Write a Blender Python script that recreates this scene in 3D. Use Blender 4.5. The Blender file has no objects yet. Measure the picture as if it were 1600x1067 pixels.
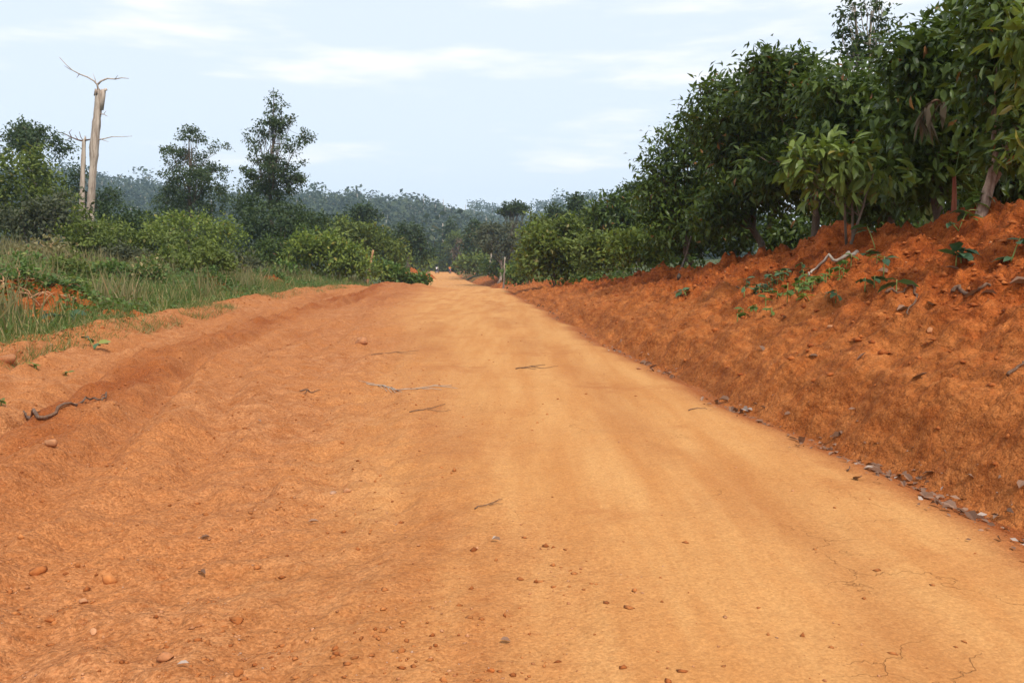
import bpy, math, random
import numpy as np
from mathutils import Vector, Matrix

R = math.radians
scene = bpy.context.scene
col = scene.collection

# ------------------------------------------------------------------ camera
FPX, CX, CY, HORIZON = 1290.0, 800.0, 533.5, 405.0
CAM = np.array([0.0, 0.0, 1.6])
PITCH = math.atan((CY - HORIZON) / FPX)
cam_data = bpy.data.cameras.new('camera')
cam = bpy.data.objects.new('camera', cam_data)
col.objects.link(cam)
cam.location = CAM
cam.rotation_euler = (R(90) - PITCH, 0, 0)
cam_data.sensor_width = 36.0
cam_data.lens = FPX / 1600.0 * 36.0
cam_data.clip_start = 0.05
cam_data.clip_end = 6000
scene.camera = cam

# ------------------------------------------------------------------ sky and sun
SUN_EL, SUN_AZ = R(52), R(152)      # azimuth clockwise from +Y (the view direction)
world = bpy.data.worlds.new('World')
scene.world = world
world.use_nodes = True
wn, wl = world.node_tree.nodes, world.node_tree.links
wn.clear()
w_out = wn.new('ShaderNodeOutputWorld')
w_bg = wn.new('ShaderNodeBackground')
w_bg.inputs['Strength'].default_value = 0.1
w_sky = wn.new('ShaderNodeTexSky')
w_sky.sky_type = 'NISHITA'
w_sky.sun_disc = False
w_sky.sun_elevation = SUN_EL
w_sky.sun_rotation = SUN_AZ
w_sky.air_density = 1.0
w_sky.dust_density = 2.5
w_tc = wn.new('ShaderNodeTexCoord')
w_map = wn.new('ShaderNodeMapping')
w_map.inputs['Scale'].default_value = (1.6, 1.6, 9.0)
w_map.inputs['Location'].default_value = (0.95, 0.4, 0.1)
w_noise = wn.new('ShaderNodeTexNoise')
w_noise.inputs['Scale'].default_value = 2.0
w_noise.inputs['Detail'].default_value = 7
w_noise.inputs['Roughness'].default_value = 0.52
w_ramp = wn.new('ShaderNodeMapRange')
w_ramp.interpolation_type = 'SMOOTHSTEP'
w_ramp.inputs['From Min'].default_value = 0.50
w_ramp.inputs['From Max'].default_value = 0.70
w_ramp.inputs['To Min'].default_value = 0.0
w_ramp.inputs['To Max'].default_value = 1.0
w_veil = wn.new('ShaderNodeMixRGB')      # thin high veil over the blue
w_veil.inputs['Fac'].default_value = 0.86
w_veil.inputs['Color2'].default_value = (7.6, 8.45, 9.75, 1)
w_cloud = wn.new('ShaderNodeMixRGB')
w_cloud.inputs['Color2'].default_value = (9.4, 9.35, 9.4, 1)
wl.new(w_tc.outputs['Generated'], w_map.inputs['Vector'])
wl.new(w_map.outputs['Vector'], w_noise.inputs['Vector'])
wl.new(w_noise.outputs['Fac'], w_ramp.inputs['Value'])
wl.new(w_sky.outputs['Color'], w_veil.inputs['Color1'])
wl.new(w_veil.outputs['Color'], w_cloud.inputs['Color1'])
wl.new(w_ramp.outputs['Result'], w_cloud.inputs['Fac'])
wl.new(w_cloud.outputs['Color'], w_bg.inputs['Color'])
wl.new(w_bg.outputs['Background'], w_out.inputs['Surface'])

sun_data = bpy.data.lights.new('sun', 'SUN')
sun_data.energy = 3.0
sun_data.angle = R(10)
sun_data.color = (1.0, 0.95, 0.87)
sun = bpy.data.objects.new('sun', sun_data)
col.objects.link(sun)
sd = Vector((math.sin(SUN_AZ) * math.cos(SUN_EL), math.cos(SUN_AZ) * math.cos(SUN_EL), math.sin(SUN_EL)))
sun.rotation_euler = sd.to_track_quat('Z', 'Y').to_euler()

vs = scene.view_settings
vs.view_transform = 'Standard'
vs.look = 'None'
vs.exposure = 0.30
vs.gamma = 1.0
vs.use_curve_mapping = False
scene.cycles.max_bounces = 6
scene.cycles.transparent_max_bounces = 6
scene.cycles.volume_bounces = 2

# ------------------------------------------------------------------ small tools
def vnoise(x, y, seed=0):
    xi, yi = np.floor(x).astype(np.int64), np.floor(y).astype(np.int64)
    xf, yf = x - xi, y - yi
    def h(a, b):
        n = (a * 374761393 + b * 668265263 + seed * 1274126177) & 0xFFFFFFFF
        n = ((n ^ (n >> 13)) * 1274126177) & 0xFFFFFFFF
        n = (n ^ (n >> 16)) & 0xFFFFFF
        return n / float(0xFFFFFF)
    u, v = xf * xf * (3 - 2 * xf), yf * yf * (3 - 2 * yf)
    a = h(xi, yi) * (1 - u) + h(xi + 1, yi) * u
    b = h(xi, yi + 1) * (1 - u) + h(xi + 1, yi + 1) * u
    return a * (1 - v) + b * v

def fbm(x, y, octaves=4, seed=0, gain=0.5):
    t, a, n = 0.0, 1.0, 0.0
    for o in range(octaves):
        t = t + a * vnoise(x * 2.03 ** o + 17.3 * o, y * 2.03 ** o - 9.1 * o, seed + o)
        n += a
        a *= gain
    return t / n

def sstep(a, b, x):
    t = np.clip((x - a) / (b - a), 0, 1)
    return t * t * (3 - 2 * t)

def table(pts, lo, hi, smooth):
    pts = sorted(pts)
    g = np.arange(lo, hi, 0.5)
    v = np.interp(g, [p[0] for p in pts], [p[1] for p in pts])
    k = np.exp(-0.5 * (np.arange(-40, 41) * 0.5 / smooth) ** 2)
    k /= k.sum()
    vp = np.pad(v, 40, mode='edge')
    return g, np.convolve(vp, k, mode='valid')

FWD = np.array([0, math.cos(PITCH), -math.sin(PITCH)])
UPV = np.array([0, math.sin(PITCH), math.cos(PITCH)])
def ray(px, py):
    return np.array([(px - CX) / FPX, 0, 0]) + FWD + UPV * (CY - py) / FPX
def at(px, py, d):
    """the point on a pixel's line of sight at distance d along the view direction"""
    r = ray(px, py)
    return CAM + r * (d / r[1])

# ------------------------------------------------------------------ terrain
_zr = table([(-20, 0), (25, 0), (42, -0.06), (51, -0.14), (58, -0.5), (66, -1.15), (80, -1.95), (100, -2.15), (130, -1.95), (160, -1.75), (205, -1.55), (260, -2.6), (400, -3)], -30, 420, 2.5)
def zroad(y):
    return np.interp(y, *_zr)

def solve(px, py, dz=0.0):
    r = ray(px, py)
    d = np.geomspace(2.5, 250, 4000)
    z = CAM[2] + r[2] * d / r[1]
    k = np.argmax(z < zroad(d) + dz)
    return (d[k], CAM[0] + r[0] * d[k] / r[1])

edge = [solve(*p) for p in ((1600, 842), (1400, 748), (1280, 688), (1190, 647), (1080, 600), (990, 560), (900, 510), (850, 482), (800, 458), (770, 448))]
e0 = edge[0]
edge += [(-20, e0[1] + 2.0), (0, e0[1] + 0.45), (90, -2.0 + 0.4), (120, -5.2), (150, -9), (205, -14.4), (260, -20), (420, -40)]
_xe = table(edge, -30, 420, 1.6)
def xedge(y):
    y = np.asarray(y, float)
    w = (vnoise(y * 0.55, y * 0 + .5, 901) - .5) * .30 + (vnoise(y * 1.7, y * 0 + .5, 903) - .5) * .14
    return np.interp(y, *_xe) + w
grs = [solve(px, py, 0.22) for px, py in ((0, 537), (120, 516), (250, 491), (370, 466), (500, 448))]
grs = [g for g in grs]
grs += [(57, -9.3), (-20, -7.2), (0, -7.5), (9, -7.8), (75, -9.2), (100, -9.8), (150, -14.2), (205, -20), (260, -27), (420, -48)]
_xg = table(grs, -30, 420, 2.0)
def xgrass(y):
    return np.interp(y, *_xg)
_hb = table([(-30, 2.2), (4, 2.35), (11, 2.25), (15, 2.0), (19, 1.65), (24, 1.35), (29, 1.0), (35, 0.62), (40, 0.35), (48, 0.3), (60, 0.5), (90, 1.6), (130, 1.3), (200, 0.6), (420, 0.3)], -30, 420, 1.5)
_wb = table([(-30, 4.4), (11, 4.4), (19, 4.9), (29, 4.2), (40, 3.0), (60, 4), (420, 6)], -30, 420, 2)
_hx = ([-1500, -420, -300, -225, -170, -110, -70, -35, -10, 20, 60, 110, 400, 1500], [60, 62, 54, 41, 40, 42, 37, 28, 17, 14, 22, 26, 30, 40])

def height(x, y, fine=True):
    x, y = np.asarray(x, float), np.asarray(y, float)
    s = x - xedge(y)
    gl = xgrass(y) - x                        # metres into the grass on the left
    base = zroad(y)
    z = base.copy() if hasattr(base, 'copy') else base
    # --- right: gutter, cut face, bank, berm, forest floor
    hb, wb = np.interp(y, *_hb), np.interp(y, *_wb)
    jit = (fbm(x * 1.3, y * 1.3, 2, 5) - 0.5) * 0.25
    gut = -0.10 * np.exp(-((s - 0.12) / 0.2) ** 2)
    face = hb * 0.15 * sstep(0.10, 0.70, s + jit * 1.1)
    slope = hb * 0.85 * np.clip((s - 0.45) / (wb - 0.45), 0, 1) ** 1.0
    crest = -np.minimum(hb * 0.45, 0.6) * sstep(wb + 0.1, wb + 1.5, s + jit * 2)
    floor_r = 0.045 * np.clip(s - wb - 2, 0, 60)
    lump = (fbm(x * 0.9, y * 0.9, 4, 11) - 0.5) * 1.1 * np.exp(-((s - wb + 0.3) / 1.3) ** 2) * np.clip(hb / 1.6, 0.1, 1)
    right = gut + face + slope + crest + floor_r + lump
    z = z + np.where(s > -0.6, right, 0)
    # --- left: windrow then rising ground
    n1 = fbm(x * 0.7, y * 0.35, 3, 21)
    wind = 0.20 * np.exp(-((gl + 0.15) / 0.55) ** 2) * (0.4 + 1.2 * n1)
    rise = 0.16 * sstep(-0.5, 1.2, gl) + 0.085 * np.clip(gl - 0.8, 0, 40) * sstep(0, 12, gl + 6)
    far_l = sstep(90, 140, y)
    z = z + wind + rise * (1 - 0.45 * far_l)
    # --- graded strip left of the lane: furrow, ridge, low mound
    inside = sstep(0.2, 1.2, -gl) * sstep(0.3, 1.5, -s)
    ridge_x = np.interp(y, [0, 5.6, 13.3, 24, 41, 60], [-3.0, -3.6, -5.6, -6.3, -7.0, -7.6])
    near = 1 - sstep(50, 70, y)
    z = z + inside * near * (0.08 * np.exp(-((x - ridge_x) / 0.35) ** 2) * (0.3 + 1.4 * fbm(x * 1.5, y * 0.8, 2, 31))
                             - 0.06 * np.exp(-((x - ridge_x + 1.1) / 0.6) ** 2))
    z = z + 0.36 * np.exp(-((x + 6.3) / 1.9) ** 2 - ((y - 46) / 6) ** 2)
    # --- hills
    hx = np.interp(x, *_hx)
    z = z + hx * sstep(300, 640, y) * (0.86 + 0.28 * fbm(x * 0.012, y * 0.012, 3, 41))
    z = z + 38 * np.exp(-((x - 55) / 160) ** 2) * sstep(640, 900, y)
    roll = (fbm(x * 0.05, y * 0.05, 3, 51) - 0.5) * 1.6 * np.clip((np.maximum(gl, s - 7) - 2) / 15, 0, 1)
    z = z + roll
    if fine:
        pass
        road_in = sstep(-0.3, 0.4, -s) * sstep(-0.4, 0.3, -gl)
        lane_l = lane_left(y)
        loose = 1 - sstep(lane_l - 0.7, lane_l + 0.9, s)
        z = z + road_in * ((fbm(x * 0.55, y * 0.3, 3, 61) - 0.5) * 0.07 + loose * near * ((fbm(x * 1.1 + y * 0.07, y * 0.16, 3, 63) - 0.5) * 0.24 + (fbm(x * 3.0 + y * 0.2, y * 0.6, 3, 65) - 0.5) * 0.07))
        # wheel ruts along the lane
        z = z - road_in * near * 0.022 * (np.exp(-((s + 1.2) / 0.28) ** 2) + np.exp(-((s + 2.9) / 0.28) ** 2))
        c = fbm(x * 5, y * 5, 4, 71, 0.6)
        z = z + road_in * loose * ((c - 0.45) * 0.11 + 0.035 * np.clip(fbm(x * 3.1, y * 3.1, 2, 75) - 0.6, 0, 1) * 4 * vnoise(x * .8, y * .8, 77))
        for q, (off, dep, wid) in enumerate(((-2.0, .075, .13), (-1.35, .10, .16), (-0.55, .085, .13), (0.55, .085, .14), (1.35, .06, .16), (2.3, .05, .14))):
            u = x - ridge_line(y) - off - 0.25 * (fbm(y * .12 + q * 7, y * 0, 2, 141 + q) - .5)
            on = sstep(.30, .62, fbm(y * .25 + q * 11, y * 0 + q, 2, 151)) * near * loose * road_in
            z = z + on * (-dep * np.exp(-(u / wid) ** 2) + dep * .75 * (np.exp(-((u - 2 * wid) / wid) ** 2) + np.exp(-((u + 2 * wid) / wid) ** 2)) * (.3 + 1.3 * vnoise(x * 4, y * 4, 161)))
        edge_l = np.exp(-((gl + 0.25) / 0.5) ** 2)
        rx = np.interp(y, [0, 5.6, 13.3, 24, 41, 60], [-3.0, -3.6, -5.6, -6.3, -7.0, -7.6])
        band = np.exp(-((x - rx) / 0.55) ** 2) * near + 0.8 * edge_l + 0.35 * np.exp(-((x - rx - 1.6) / 0.4) ** 2) * near
        z = z + loose * sstep(-0.9, 0.2, -gl) * band * ((fbm(x * 2.6, y * 2.2, 4, 85, 0.6) - 0.45) * 0.26 + (fbm(x * 8, y * 8, 3, 87, 0.6) - 0.5) * 0.07)
        z = z + road_in * (1 - loose) * (fbm(x * 4, y * 4, 5, 81, 0.6) - 0.5) * 0.024
        # grader scrapes across the left strip
        z = z + road_in * loose * near * 0.07 * (fbm(x * 0.9 + y * 0.35, (y - x * 0.3) * 3.2, 3, 91) - 0.5)
        onb = sstep(0.1, 0.5, s) * (1 - sstep(wb + 3, wb + 5, s))
        up = sstep(0.8, 2.6, s + jit * 3)
        b = fbm(x * 2.6, y * 2.6, 5, 101, 0.58)
        b2 = 1 - np.abs(fbm(x * 4.5, y * 4.5, 3, 111) * 2 - 1)
        z = z + onb * ((fbm(s * 4.5, y * 0.45, 3, 131) - .5) * 0.16 + (fbm(s * 0.5, y * 2.0, 3, 133) - .5) * 0.14 * sstep(.4, 1.2, s)) * (0.5 + 0.5 * np.clip(hb, 0, 1))
        z = z + onb * ((b - 0.48) * (0.24 + 0.46 * up) + (0.06 + up * 0.16) * (b2 - 0.6) + (fbm(x * 9, y * 9, 3, 121, 0.6) - 0.5) * (0.07 + 0.05 * up))
    return z

def ridge_line(y):
    return np.interp(y, [0, 5.6, 13.3, 24, 41, 60], [-3.0, -3.6, -5.6, -6.3, -7.0, -7.6])

def lane_left(y):
    return np.interp(y, [0, 3.5, 10, 27, 45, 60, 75], [-3.2, -3.4, -3.6, -4.6, -4.5, -5.5, -9])

def h1(x, y):
    return float(height(np.array([x]), np.array([y]))[0])

def ground_at(px, py, far=260):
    r = ray(px, py)
    d = np.geomspace(2.2, far, 2600)
    z = height(CAM[0] + r[0] * d / r[1], d)
    k = int(np.argmax(CAM[2] + r[2] * d / r[1] < z))
    if k == 0:
        k = len(d) - 1
    x, y = r[0] * d[k] / r[1], d[k]
    return np.array([x, y, float(z[k])])

# ------------------------------------------------------------------ mesh tools
def build(name, V, faces, mat=None, parent=None, smooth=False, origin=None, attrs=None):
    """faces: list of integer arrays (n,3) and / or (n,4)"""
    V = np.asarray(V, np.float32)
    if origin is not None:
        V = V - np.asarray(origin, np.float32)
    faces = [np.asarray(f, np.int32) for f in faces if len(f)]
    me = bpy.data.meshes.new(name)
    me.vertices.add(len(V))
    me.vertices.foreach_set('co', V.ravel())
    loops = np.concatenate([f.ravel() for f in faces])
    tot = np.concatenate([np.full(len(f), f.shape[1], np.int32) for f in faces])
    me.loops.add(len(loops))
    me.loops.foreach_set('vertex_index', loops)
    me.polygons.add(len(tot))
    me.polygons.foreach_set('loop_start', np.concatenate([[0], np.cumsum(tot)[:-1]]).astype(np.int32))
    if smooth:
        me.polygons.foreach_set('use_smooth', np.ones(len(tot), bool))
    me.update(calc_edges=True)
    for k, v in (attrs or {}).items():
        a = me.attributes.new(k, 'FLOAT', 'POINT')
        a.data.foreach_set('value', np.asarray(v, np.float32))
    if mat:
        me.materials.append(mat)
    o = bpy.data.objects.new(name, me)
    col.objects.link(o)
    if origin is not None and parent is None:
        o.location = origin
    if parent is not None:
        o.parent = parent
    return o

def tag(o, label, cat, group=None, kind=None):
    if label:
        o['label'] = label
    if cat:
        o['category'] = cat
    if group:
        o['group'] = group
    if kind:
        o['kind'] = kind
    return o

def empty(name, loc):
    o = bpy.data.objects.new(name, None)
    o.empty_display_size = 0.2
    col.objects.link(o)
    o.location = loc
    return o

class MB:
    """collects tubes and blocks into one mesh"""
    def __init__(self):
        self.V, self.T, self.Q, self.n = [], [], [], 0
    def add(self, V, T=(), Q=()):
        V = np.asarray(V, float)
        self.V.append(V)
        if len(T):
            self.T.append(np.asarray(T, int) + self.n)
        if len(Q):
            self.Q.append(np.asarray(Q, int) + self.n)
        self.n += len(V)
    def tube(self, pts, radii, sides=6, cap=True):
        pts = np.asarray(pts, float)
        radii = np.broadcast_to(np.asarray(radii, float), (len(pts),))
        tang = np.gradient(pts, axis=0)
        tang /= np.linalg.norm(tang, axis=1)[:, None] + 1e-9
        ref = np.array([0.31, 0.9, 0.2]) if abs(tang[0][2]) > 0.7 else np.array([0, 0, 1.0])
        rings = []
        a = np.linspace(0, 2 * math.pi, sides, endpoint=False)
        for p, t, r in zip(pts, tang, radii):
            u = np.cross(t, ref); u /= np.linalg.norm(u) + 1e-9
            w = np.cross(u, t)
            rings.append(p + r * (np.cos(a)[:, None] * u + np.sin(a)[:, None] * w))
        V = np.concatenate(rings)
        k = np.arange(sides)
        Q = [np.stack([i * sides + k, i * sides + (k + 1) % sides, (i + 1) * sides + (k + 1) % sides, (i + 1) * sides + k], 1) for i in range(len(pts) - 1)]
        T = []
        if cap:
            V = np.concatenate([V, pts[-1:], pts[:1]])
            e = (len(pts) - 1) * sides
            T = np.concatenate([np.stack([e + k, e + (k + 1) % sides, np.full(sides, len(V) - 2)], 1),
                                np.stack([(k + 1) % sides, k, np.full(sides, len(V) - 1)], 1)])
        self.add(V, T, np.concatenate(Q))
        return self
    def box(self, c, half, rot=None):
        v = np.array([[i, j, k] for i in (-1, 1) for j in (-1, 1) for k in (-1, 1)], float) * half
        if rot is not None:
            v = v @ np.asarray(rot).T
        self.add(v + c, (), [[0, 1, 3, 2], [4, 6, 7, 5], [0, 4, 5, 1], [2, 3, 7, 6], [0, 2, 6, 4], [1, 5, 7, 3]])
        return self
    def build(self, name, mat, parent=None, origin=None, smooth=True):
        return build(name, np.concatenate(self.V), [np.concatenate(f) for f in (self.T, self.Q) if f], mat, parent, smooth, origin)

# ------------------------------------------------------------------ materials
def mat_new(name):
    m = bpy.data.materials.new(name)
    m.use_nodes = True
    nt = m.node_tree
    nt.nodes.clear()
    out = nt.nodes.new('ShaderNodeOutputMaterial')
    return m, nt.nodes, nt.links, out

def node(ns, t, **kw):
    n = ns.new(t)
    for k, v in kw.items():
        if k in n.inputs:
            n.inputs[k].default_value = v
        else:
            setattr(n, k, v)
    return n

def mixc(ns, ls, fac, a, b, mode='MIX'):
    m = ns.new('ShaderNodeMixRGB')
    m.blend_type = mode
    for sock, v in ((m.inputs['Fac'], fac), (m.inputs['Color1'], a), (m.inputs['Color2'], b)):
        if hasattr(v, 'is_output'):
            ls.new(v, sock)
        else:
            sock.default_value = (*v, 1) if isinstance(v, tuple) and len(v) == 3 else v
    return m.outputs['Color']

def rng_map(ns, ls, v, a, b, lo=0.0, hi=1.0):
    m = ns.new('ShaderNodeMapRange')
    m.interpolation_type = 'SMOOTHSTEP'
    m.inputs['From Min'].default_value, m.inputs['From Max'].default_value = a, b
    m.inputs['To Min'].default_value, m.inputs['To Max'].default_value = lo, hi
    ls.new(v, m.inputs['Value'])
    return m.outputs['Result']

def math_n(ns, ls, op, a, b=None):
    m = ns.new('ShaderNodeMath')
    m.operation = op
    for s, v in zip(m.inputs, (a, b)):
        if v is None:
            continue
        if hasattr(v, 'is_output'):
            ls.new(v, s)
        else:
            s.default_value = v
    return m.outputs[0]

def noise_n(ns, ls, scale, detail=5, rough=0.55, scl=None, rot=None, dist=0.0):
    tc = ns.new('ShaderNodeNewGeometry')
    mp = node(ns, 'ShaderNodeMapping')
    if scl:
        mp.inputs['Scale'].default_value = scl
    if rot:
        mp.inputs['Rotation'].default_value = rot
    ls.new(tc.outputs['Position'], mp.inputs['Vector'])
    n = node(ns, 'ShaderNodeTexNoise', Scale=scale, Detail=detail, Roughness=rough, Distortion=dist)
    ls.new(mp.outputs['Vector'], n.inputs['Vector'])
    return n.outputs['Fac']

def attr_n(ns, name):
    a = ns.new('ShaderNodeAttribute')
    a.attribute_name = name
    return a.outputs['Fac']

def finish(m, ns, ls, out, color, rough=0.9, bump=None, strength=0.4, dist=0.02, spec=0.2):
    p = node(ns, 'ShaderNodeBsdfPrincipled')
    p.inputs['Roughness'].default_value = rough
    p.inputs['Specular IOR Level'].default_value = spec
    if hasattr(color, 'is_output'):
        ls.new(color, p.inputs['Base Color'])
    else:
        p.inputs['Base Color'].default_value = (*color, 1)
    if bump is not None:
        b = node(ns, 'ShaderNodeBump', Strength=strength, Distance=dist)
        ls.new(bump, b.inputs['Height'])
        ls.new(b.outputs['Normal'], p.inputs['Normal'])
    ls.new(p.outputs['BSDF'], out.inputs['Surface'])
    return m

def mat_road():
    m, ns, ls, out = mat_new('packed_and_loose_laterite')
    lane, red = attr_n(ns, 'lane'), attr_n(ns, 'red')
    ROT = (0, 0, R(-5.5))
    amp0 = math_n(ns, ls, 'SUBTRACT', 1.0, math_n(ns, ls, 'MULTIPLY', lane, 0.7))
    big = noise_n(ns, ls, 0.55, 4, 0.55)
    streak = noise_n(ns, ls, 1.0, 5, 0.6, (2.6, 0.28, 1), ROT)
    mid = noise_n(ns, ls, 4.0, 6, 0.65)
    fine = noise_n(ns, ls, 62.0, 4, 0.75)
    grit = noise_n(ns, ls, 210.0, 2, 0.7)
    spot = noise_n(ns, ls, 15.0, 3, 0.6)
    geo0 = ns.new('ShaderNodeNewGeometry')
    def cells(scale, dist=True):
        v = node(ns, 'ShaderNodeTexVoronoi', feature='F1', Scale=scale)
        ls.new(geo0.outputs['Position'], v.inputs['Vector'])
        sp = ns.new('ShaderNodeSeparateColor')
        ls.new(v.outputs['Color'], sp.inputs[0])
        return sp.outputs[0], v.outputs['Distance']
    g1, g1d = cells(85.0)
    g2, g2d = cells(26.0)
    loose_c = mixc(ns, ls, rng_map(ns, ls, mid, 0.32, 0.68), (0.335, 0.112, 0.032), (0.485, 0.205, 0.078))
    loose_c = mixc(ns, ls, rng_map(ns, ls, big, 0.35, 0.65), loose_c, (0.425, 0.158, 0.050))
    lane_c = mixc(ns, ls, rng_map(ns, ls, streak, 0.30, 0.70), (0.47, 0.200, 0.060), (0.55, 0.272, 0.093))
    patch = math_n(ns, ls, 'MULTIPLY', rng_map(ns, ls, big, 0.52, 0.68), rng_map(ns, ls, mid, 0.35, 0.6))
    lane_c = mixc(ns, ls, math_n(ns, ls, 'MULTIPLY', patch, 0.75), lane_c, (0.42, 0.165, 0.050))
    c = mixc(ns, ls, lane, loose_c, lane_c)
    c = mixc(ns, ls, red, c, (0.27, 0.072, 0.017))
    c = mixc(ns, ls, 1.0, c, mixc(ns, ls, rng_map(ns, ls, fine, 0.25, 0.75), (0.82, 0.80, 0.78), (1.13, 1.14, 1.16)), 'MULTIPLY')
    c = mixc(ns, ls, math_n(ns, ls, 'MULTIPLY', rng_map(ns, ls, spot, 0.60, 0.70, 0, 0.6), amp0), c, (0.30, 0.088, 0.024))
    grain = mixc(ns, ls, g1, (0.62, 0.58, 0.54), (1.30, 1.36, 1.45))
    c = mixc(ns, ls, math_n(ns, ls, 'MULTIPLY', amp0, 0.75), c, mixc(ns, ls, 1.0, c, grain, 'MULTIPLY'))
    c = mixc(ns, ls, math_n(ns, ls, 'MULTIPLY', amp0, rng_map(ns, ls, g2, 0.55, 1.0, 0, 0.30)), c, (0.25, 0.070, 0.018))
    # pale and dark grit
    pale = math_n(ns, ls, 'MULTIPLY', rng_map(ns, ls, grit, 0.64, 0.72), math_n(ns, ls, 'SUBTRACT', 0.85, math_n(ns, ls, 'MULTIPLY', lane, 0.6)))
    c = mixc(ns, ls, pale, c, (0.66, 0.40, 0.22))
    c = mixc(ns, ls, rng_map(ns, ls, grit, 0.36, 0.28, 0, 0.55), c, (0.20, 0.062, 0.02))
    # drying cracks in the packed lane
    geo = ns.new('ShaderNodeNewGeometry')
    wob = node(ns, 'ShaderNodeTexNoise', Scale=1.6, Detail=5.0, Roughness=0.6)
    ls.new(geo.outputs['Position'], wob.inputs['Vector'])
    add = node(ns, 'ShaderNodeVectorMath', operation='MULTIPLY_ADD')
    ls.new(wob.outputs['Color'], add.inputs[0])
    add.inputs[1].default_value = (1.1, 1.1, 0)
    ls.new(geo.outputs['Position'], add.inputs[2])
    flat = node(ns, 'ShaderNodeVectorMath', operation='MULTIPLY')
    ls.new(add.outputs[0], flat.inputs[0])
    flat.inputs[1].default_value = (0.8, 1.25, 0.0)
    vor = node(ns, 'ShaderNodeTexVoronoi', feature='DISTANCE_TO_EDGE', Scale=1.05)
    ls.new(flat.outputs[0], vor.inputs['Vector'])
    sel = noise_n(ns, ls, 0.75, 3, 0.6)
    crack = math_n(ns, ls, 'MULTIPLY', rng_map(ns, ls, vor.outputs['Distance'], 0.0040, 0.0008),
                   math_n(ns, ls, 'MULTIPLY', rng_map(ns, ls, sel, 0.52, 0.60), rng_map(ns, ls, lane, 0.55, 0.95)))
    c = mixc(ns, ls, math_n(ns, ls, 'MULTIPLY', crack, 0.24), c, (0.15, 0.048, 0.016))  # shade down inside the cracks is put into the colour as darker lines
    amp = math_n(ns, ls, 'SUBTRACT', 1.0, math_n(ns, ls, 'MULTIPLY', lane, 0.72))
    def total(terms):
        t = None
        for v, k in terms:
            q = math_n(ns, ls, 'MULTIPLY', v, k)
            t = q if t is None else math_n(ns, ls, 'ADD', t, q)
        return t
    hgt = total(((mid, 0.6), (spot, 0.28), (fine, 0.06), (grit, 0.02), (g1d, -0.07), (g2d, -0.22)))
    hgt = math_n(ns, ls, 'SUBTRACT', math_n(ns, ls, 'MULTIPLY', hgt, amp), math_n(ns, ls, 'MULTIPLY', crack, 0.10))
    return finish(m, ns, ls, out, c, 0.95, hgt, 1.0, 0.05, 0.1)

def mat_bank():
    m, ns, ls, out = mat_new('red_laterite_bank')
    up = attr_n(ns, 'up')
    big = noise_n(ns, ls, 0.8, 4, 0.6)
    mid = noise_n(ns, ls, 5.0, 6, 0.65)
    fine = noise_n(ns, ls, 55.0, 4, 0.75)
    grit = noise_n(ns, ls, 160.0, 2, 0.7)
    spot = noise_n(ns, ls, 11.0, 4, 0.65)
    geo0 = ns.new('ShaderNodeNewGeometry')
    def cells(scale, dist=True):
        v = node(ns, 'ShaderNodeTexVoronoi', feature='F1', Scale=scale)
        ls.new(geo0.outputs['Position'], v.inputs['Vector'])
        sp = ns.new('ShaderNodeSeparateColor')
        ls.new(v.outputs['Color'], sp.inputs[0])
        return sp.outputs[0], v.outputs['Distance']
    g1, g1d = cells(60.0)
    g2, g2d = cells(17.0)
    low = mixc(ns, ls, rng_map(ns, ls, mid, 0.3, 0.7), (0.33, 0.090, 0.019), (0.44, 0.148, 0.038))
    high = mixc(ns, ls, rng_map(ns, ls, mid, 0.3, 0.72), (0.26, 0.054, 0.010), (0.41, 0.106, 0.021))
    c = mixc(ns, ls, up, low, high)
    c = mixc(ns, ls, rng_map(ns, ls, big, 0.58, 0.72, 0, 0.7), c, (0.26, 0.072, 0.020))
    c = mixc(ns, ls, rng_map(ns, ls, spot, 0.56, 0.70, 0, 0.28), c, (0.22, 0.050, 0.012))
    c = mixc(ns, ls, rng_map(ns, ls, spot, 0.40, 0.30, 0, 0.3), c, (0.46, 0.19, 0.065))
    scr = noise_n(ns, ls, 1.0, 5, 0.6, (6.0, 0.7, 7.0), (0, 0, R(-5.5)))
    c = mixc(ns, ls, 1.0, c, mixc(ns, ls, rng_map(ns, ls, scr, 0.3, 0.7), (0.74, 0.70, 0.66), (1.20, 1.24, 1.30)), 'MULTIPLY')
    c = mixc(ns, ls, 1.0, c, mixc(ns, ls, rng_map(ns, ls, fine, 0.25, 0.75), (0.64, 0.60, 0.58), (1.25, 1.26, 1.28)), 'MULTIPLY')
    c = mixc(ns, ls, rng_map(ns, ls, up, 0.0, 1.0, 0.22, 0.5), c, mixc(ns, ls, 1.0, c, mixc(ns, ls, g1, (0.62, 0.58, 0.55), (1.32, 1.38, 1.42)), 'MULTIPLY'))
    c = mixc(ns, ls, 0.35, c, mixc(ns, ls, 1.0, c, mixc(ns, ls, g2, (0.66, 0.62, 0.60), (1.28, 1.32, 1.36)), 'MULTIPLY'))
    c = mixc(ns, ls, rng_map(ns, ls, grit, 0.68, 0.75, 0, 0.7), c, (0.56, 0.27, 0.12))
    t = None
    for v, k in ((mid, 0.6), (spot, -0.40), (fine, 0.10), (grit, 0.02), (g1d, -0.08), (g2d, -0.26)):
        q = math_n(ns, ls, 'MULTIPLY', v, k)
        t = q if t is None else math_n(ns, ls, 'ADD', t, q)
    hgt = t
    return finish(m, ns, ls, out, c, 0.95, hgt, 1.0, 0.08, 0.1)

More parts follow.
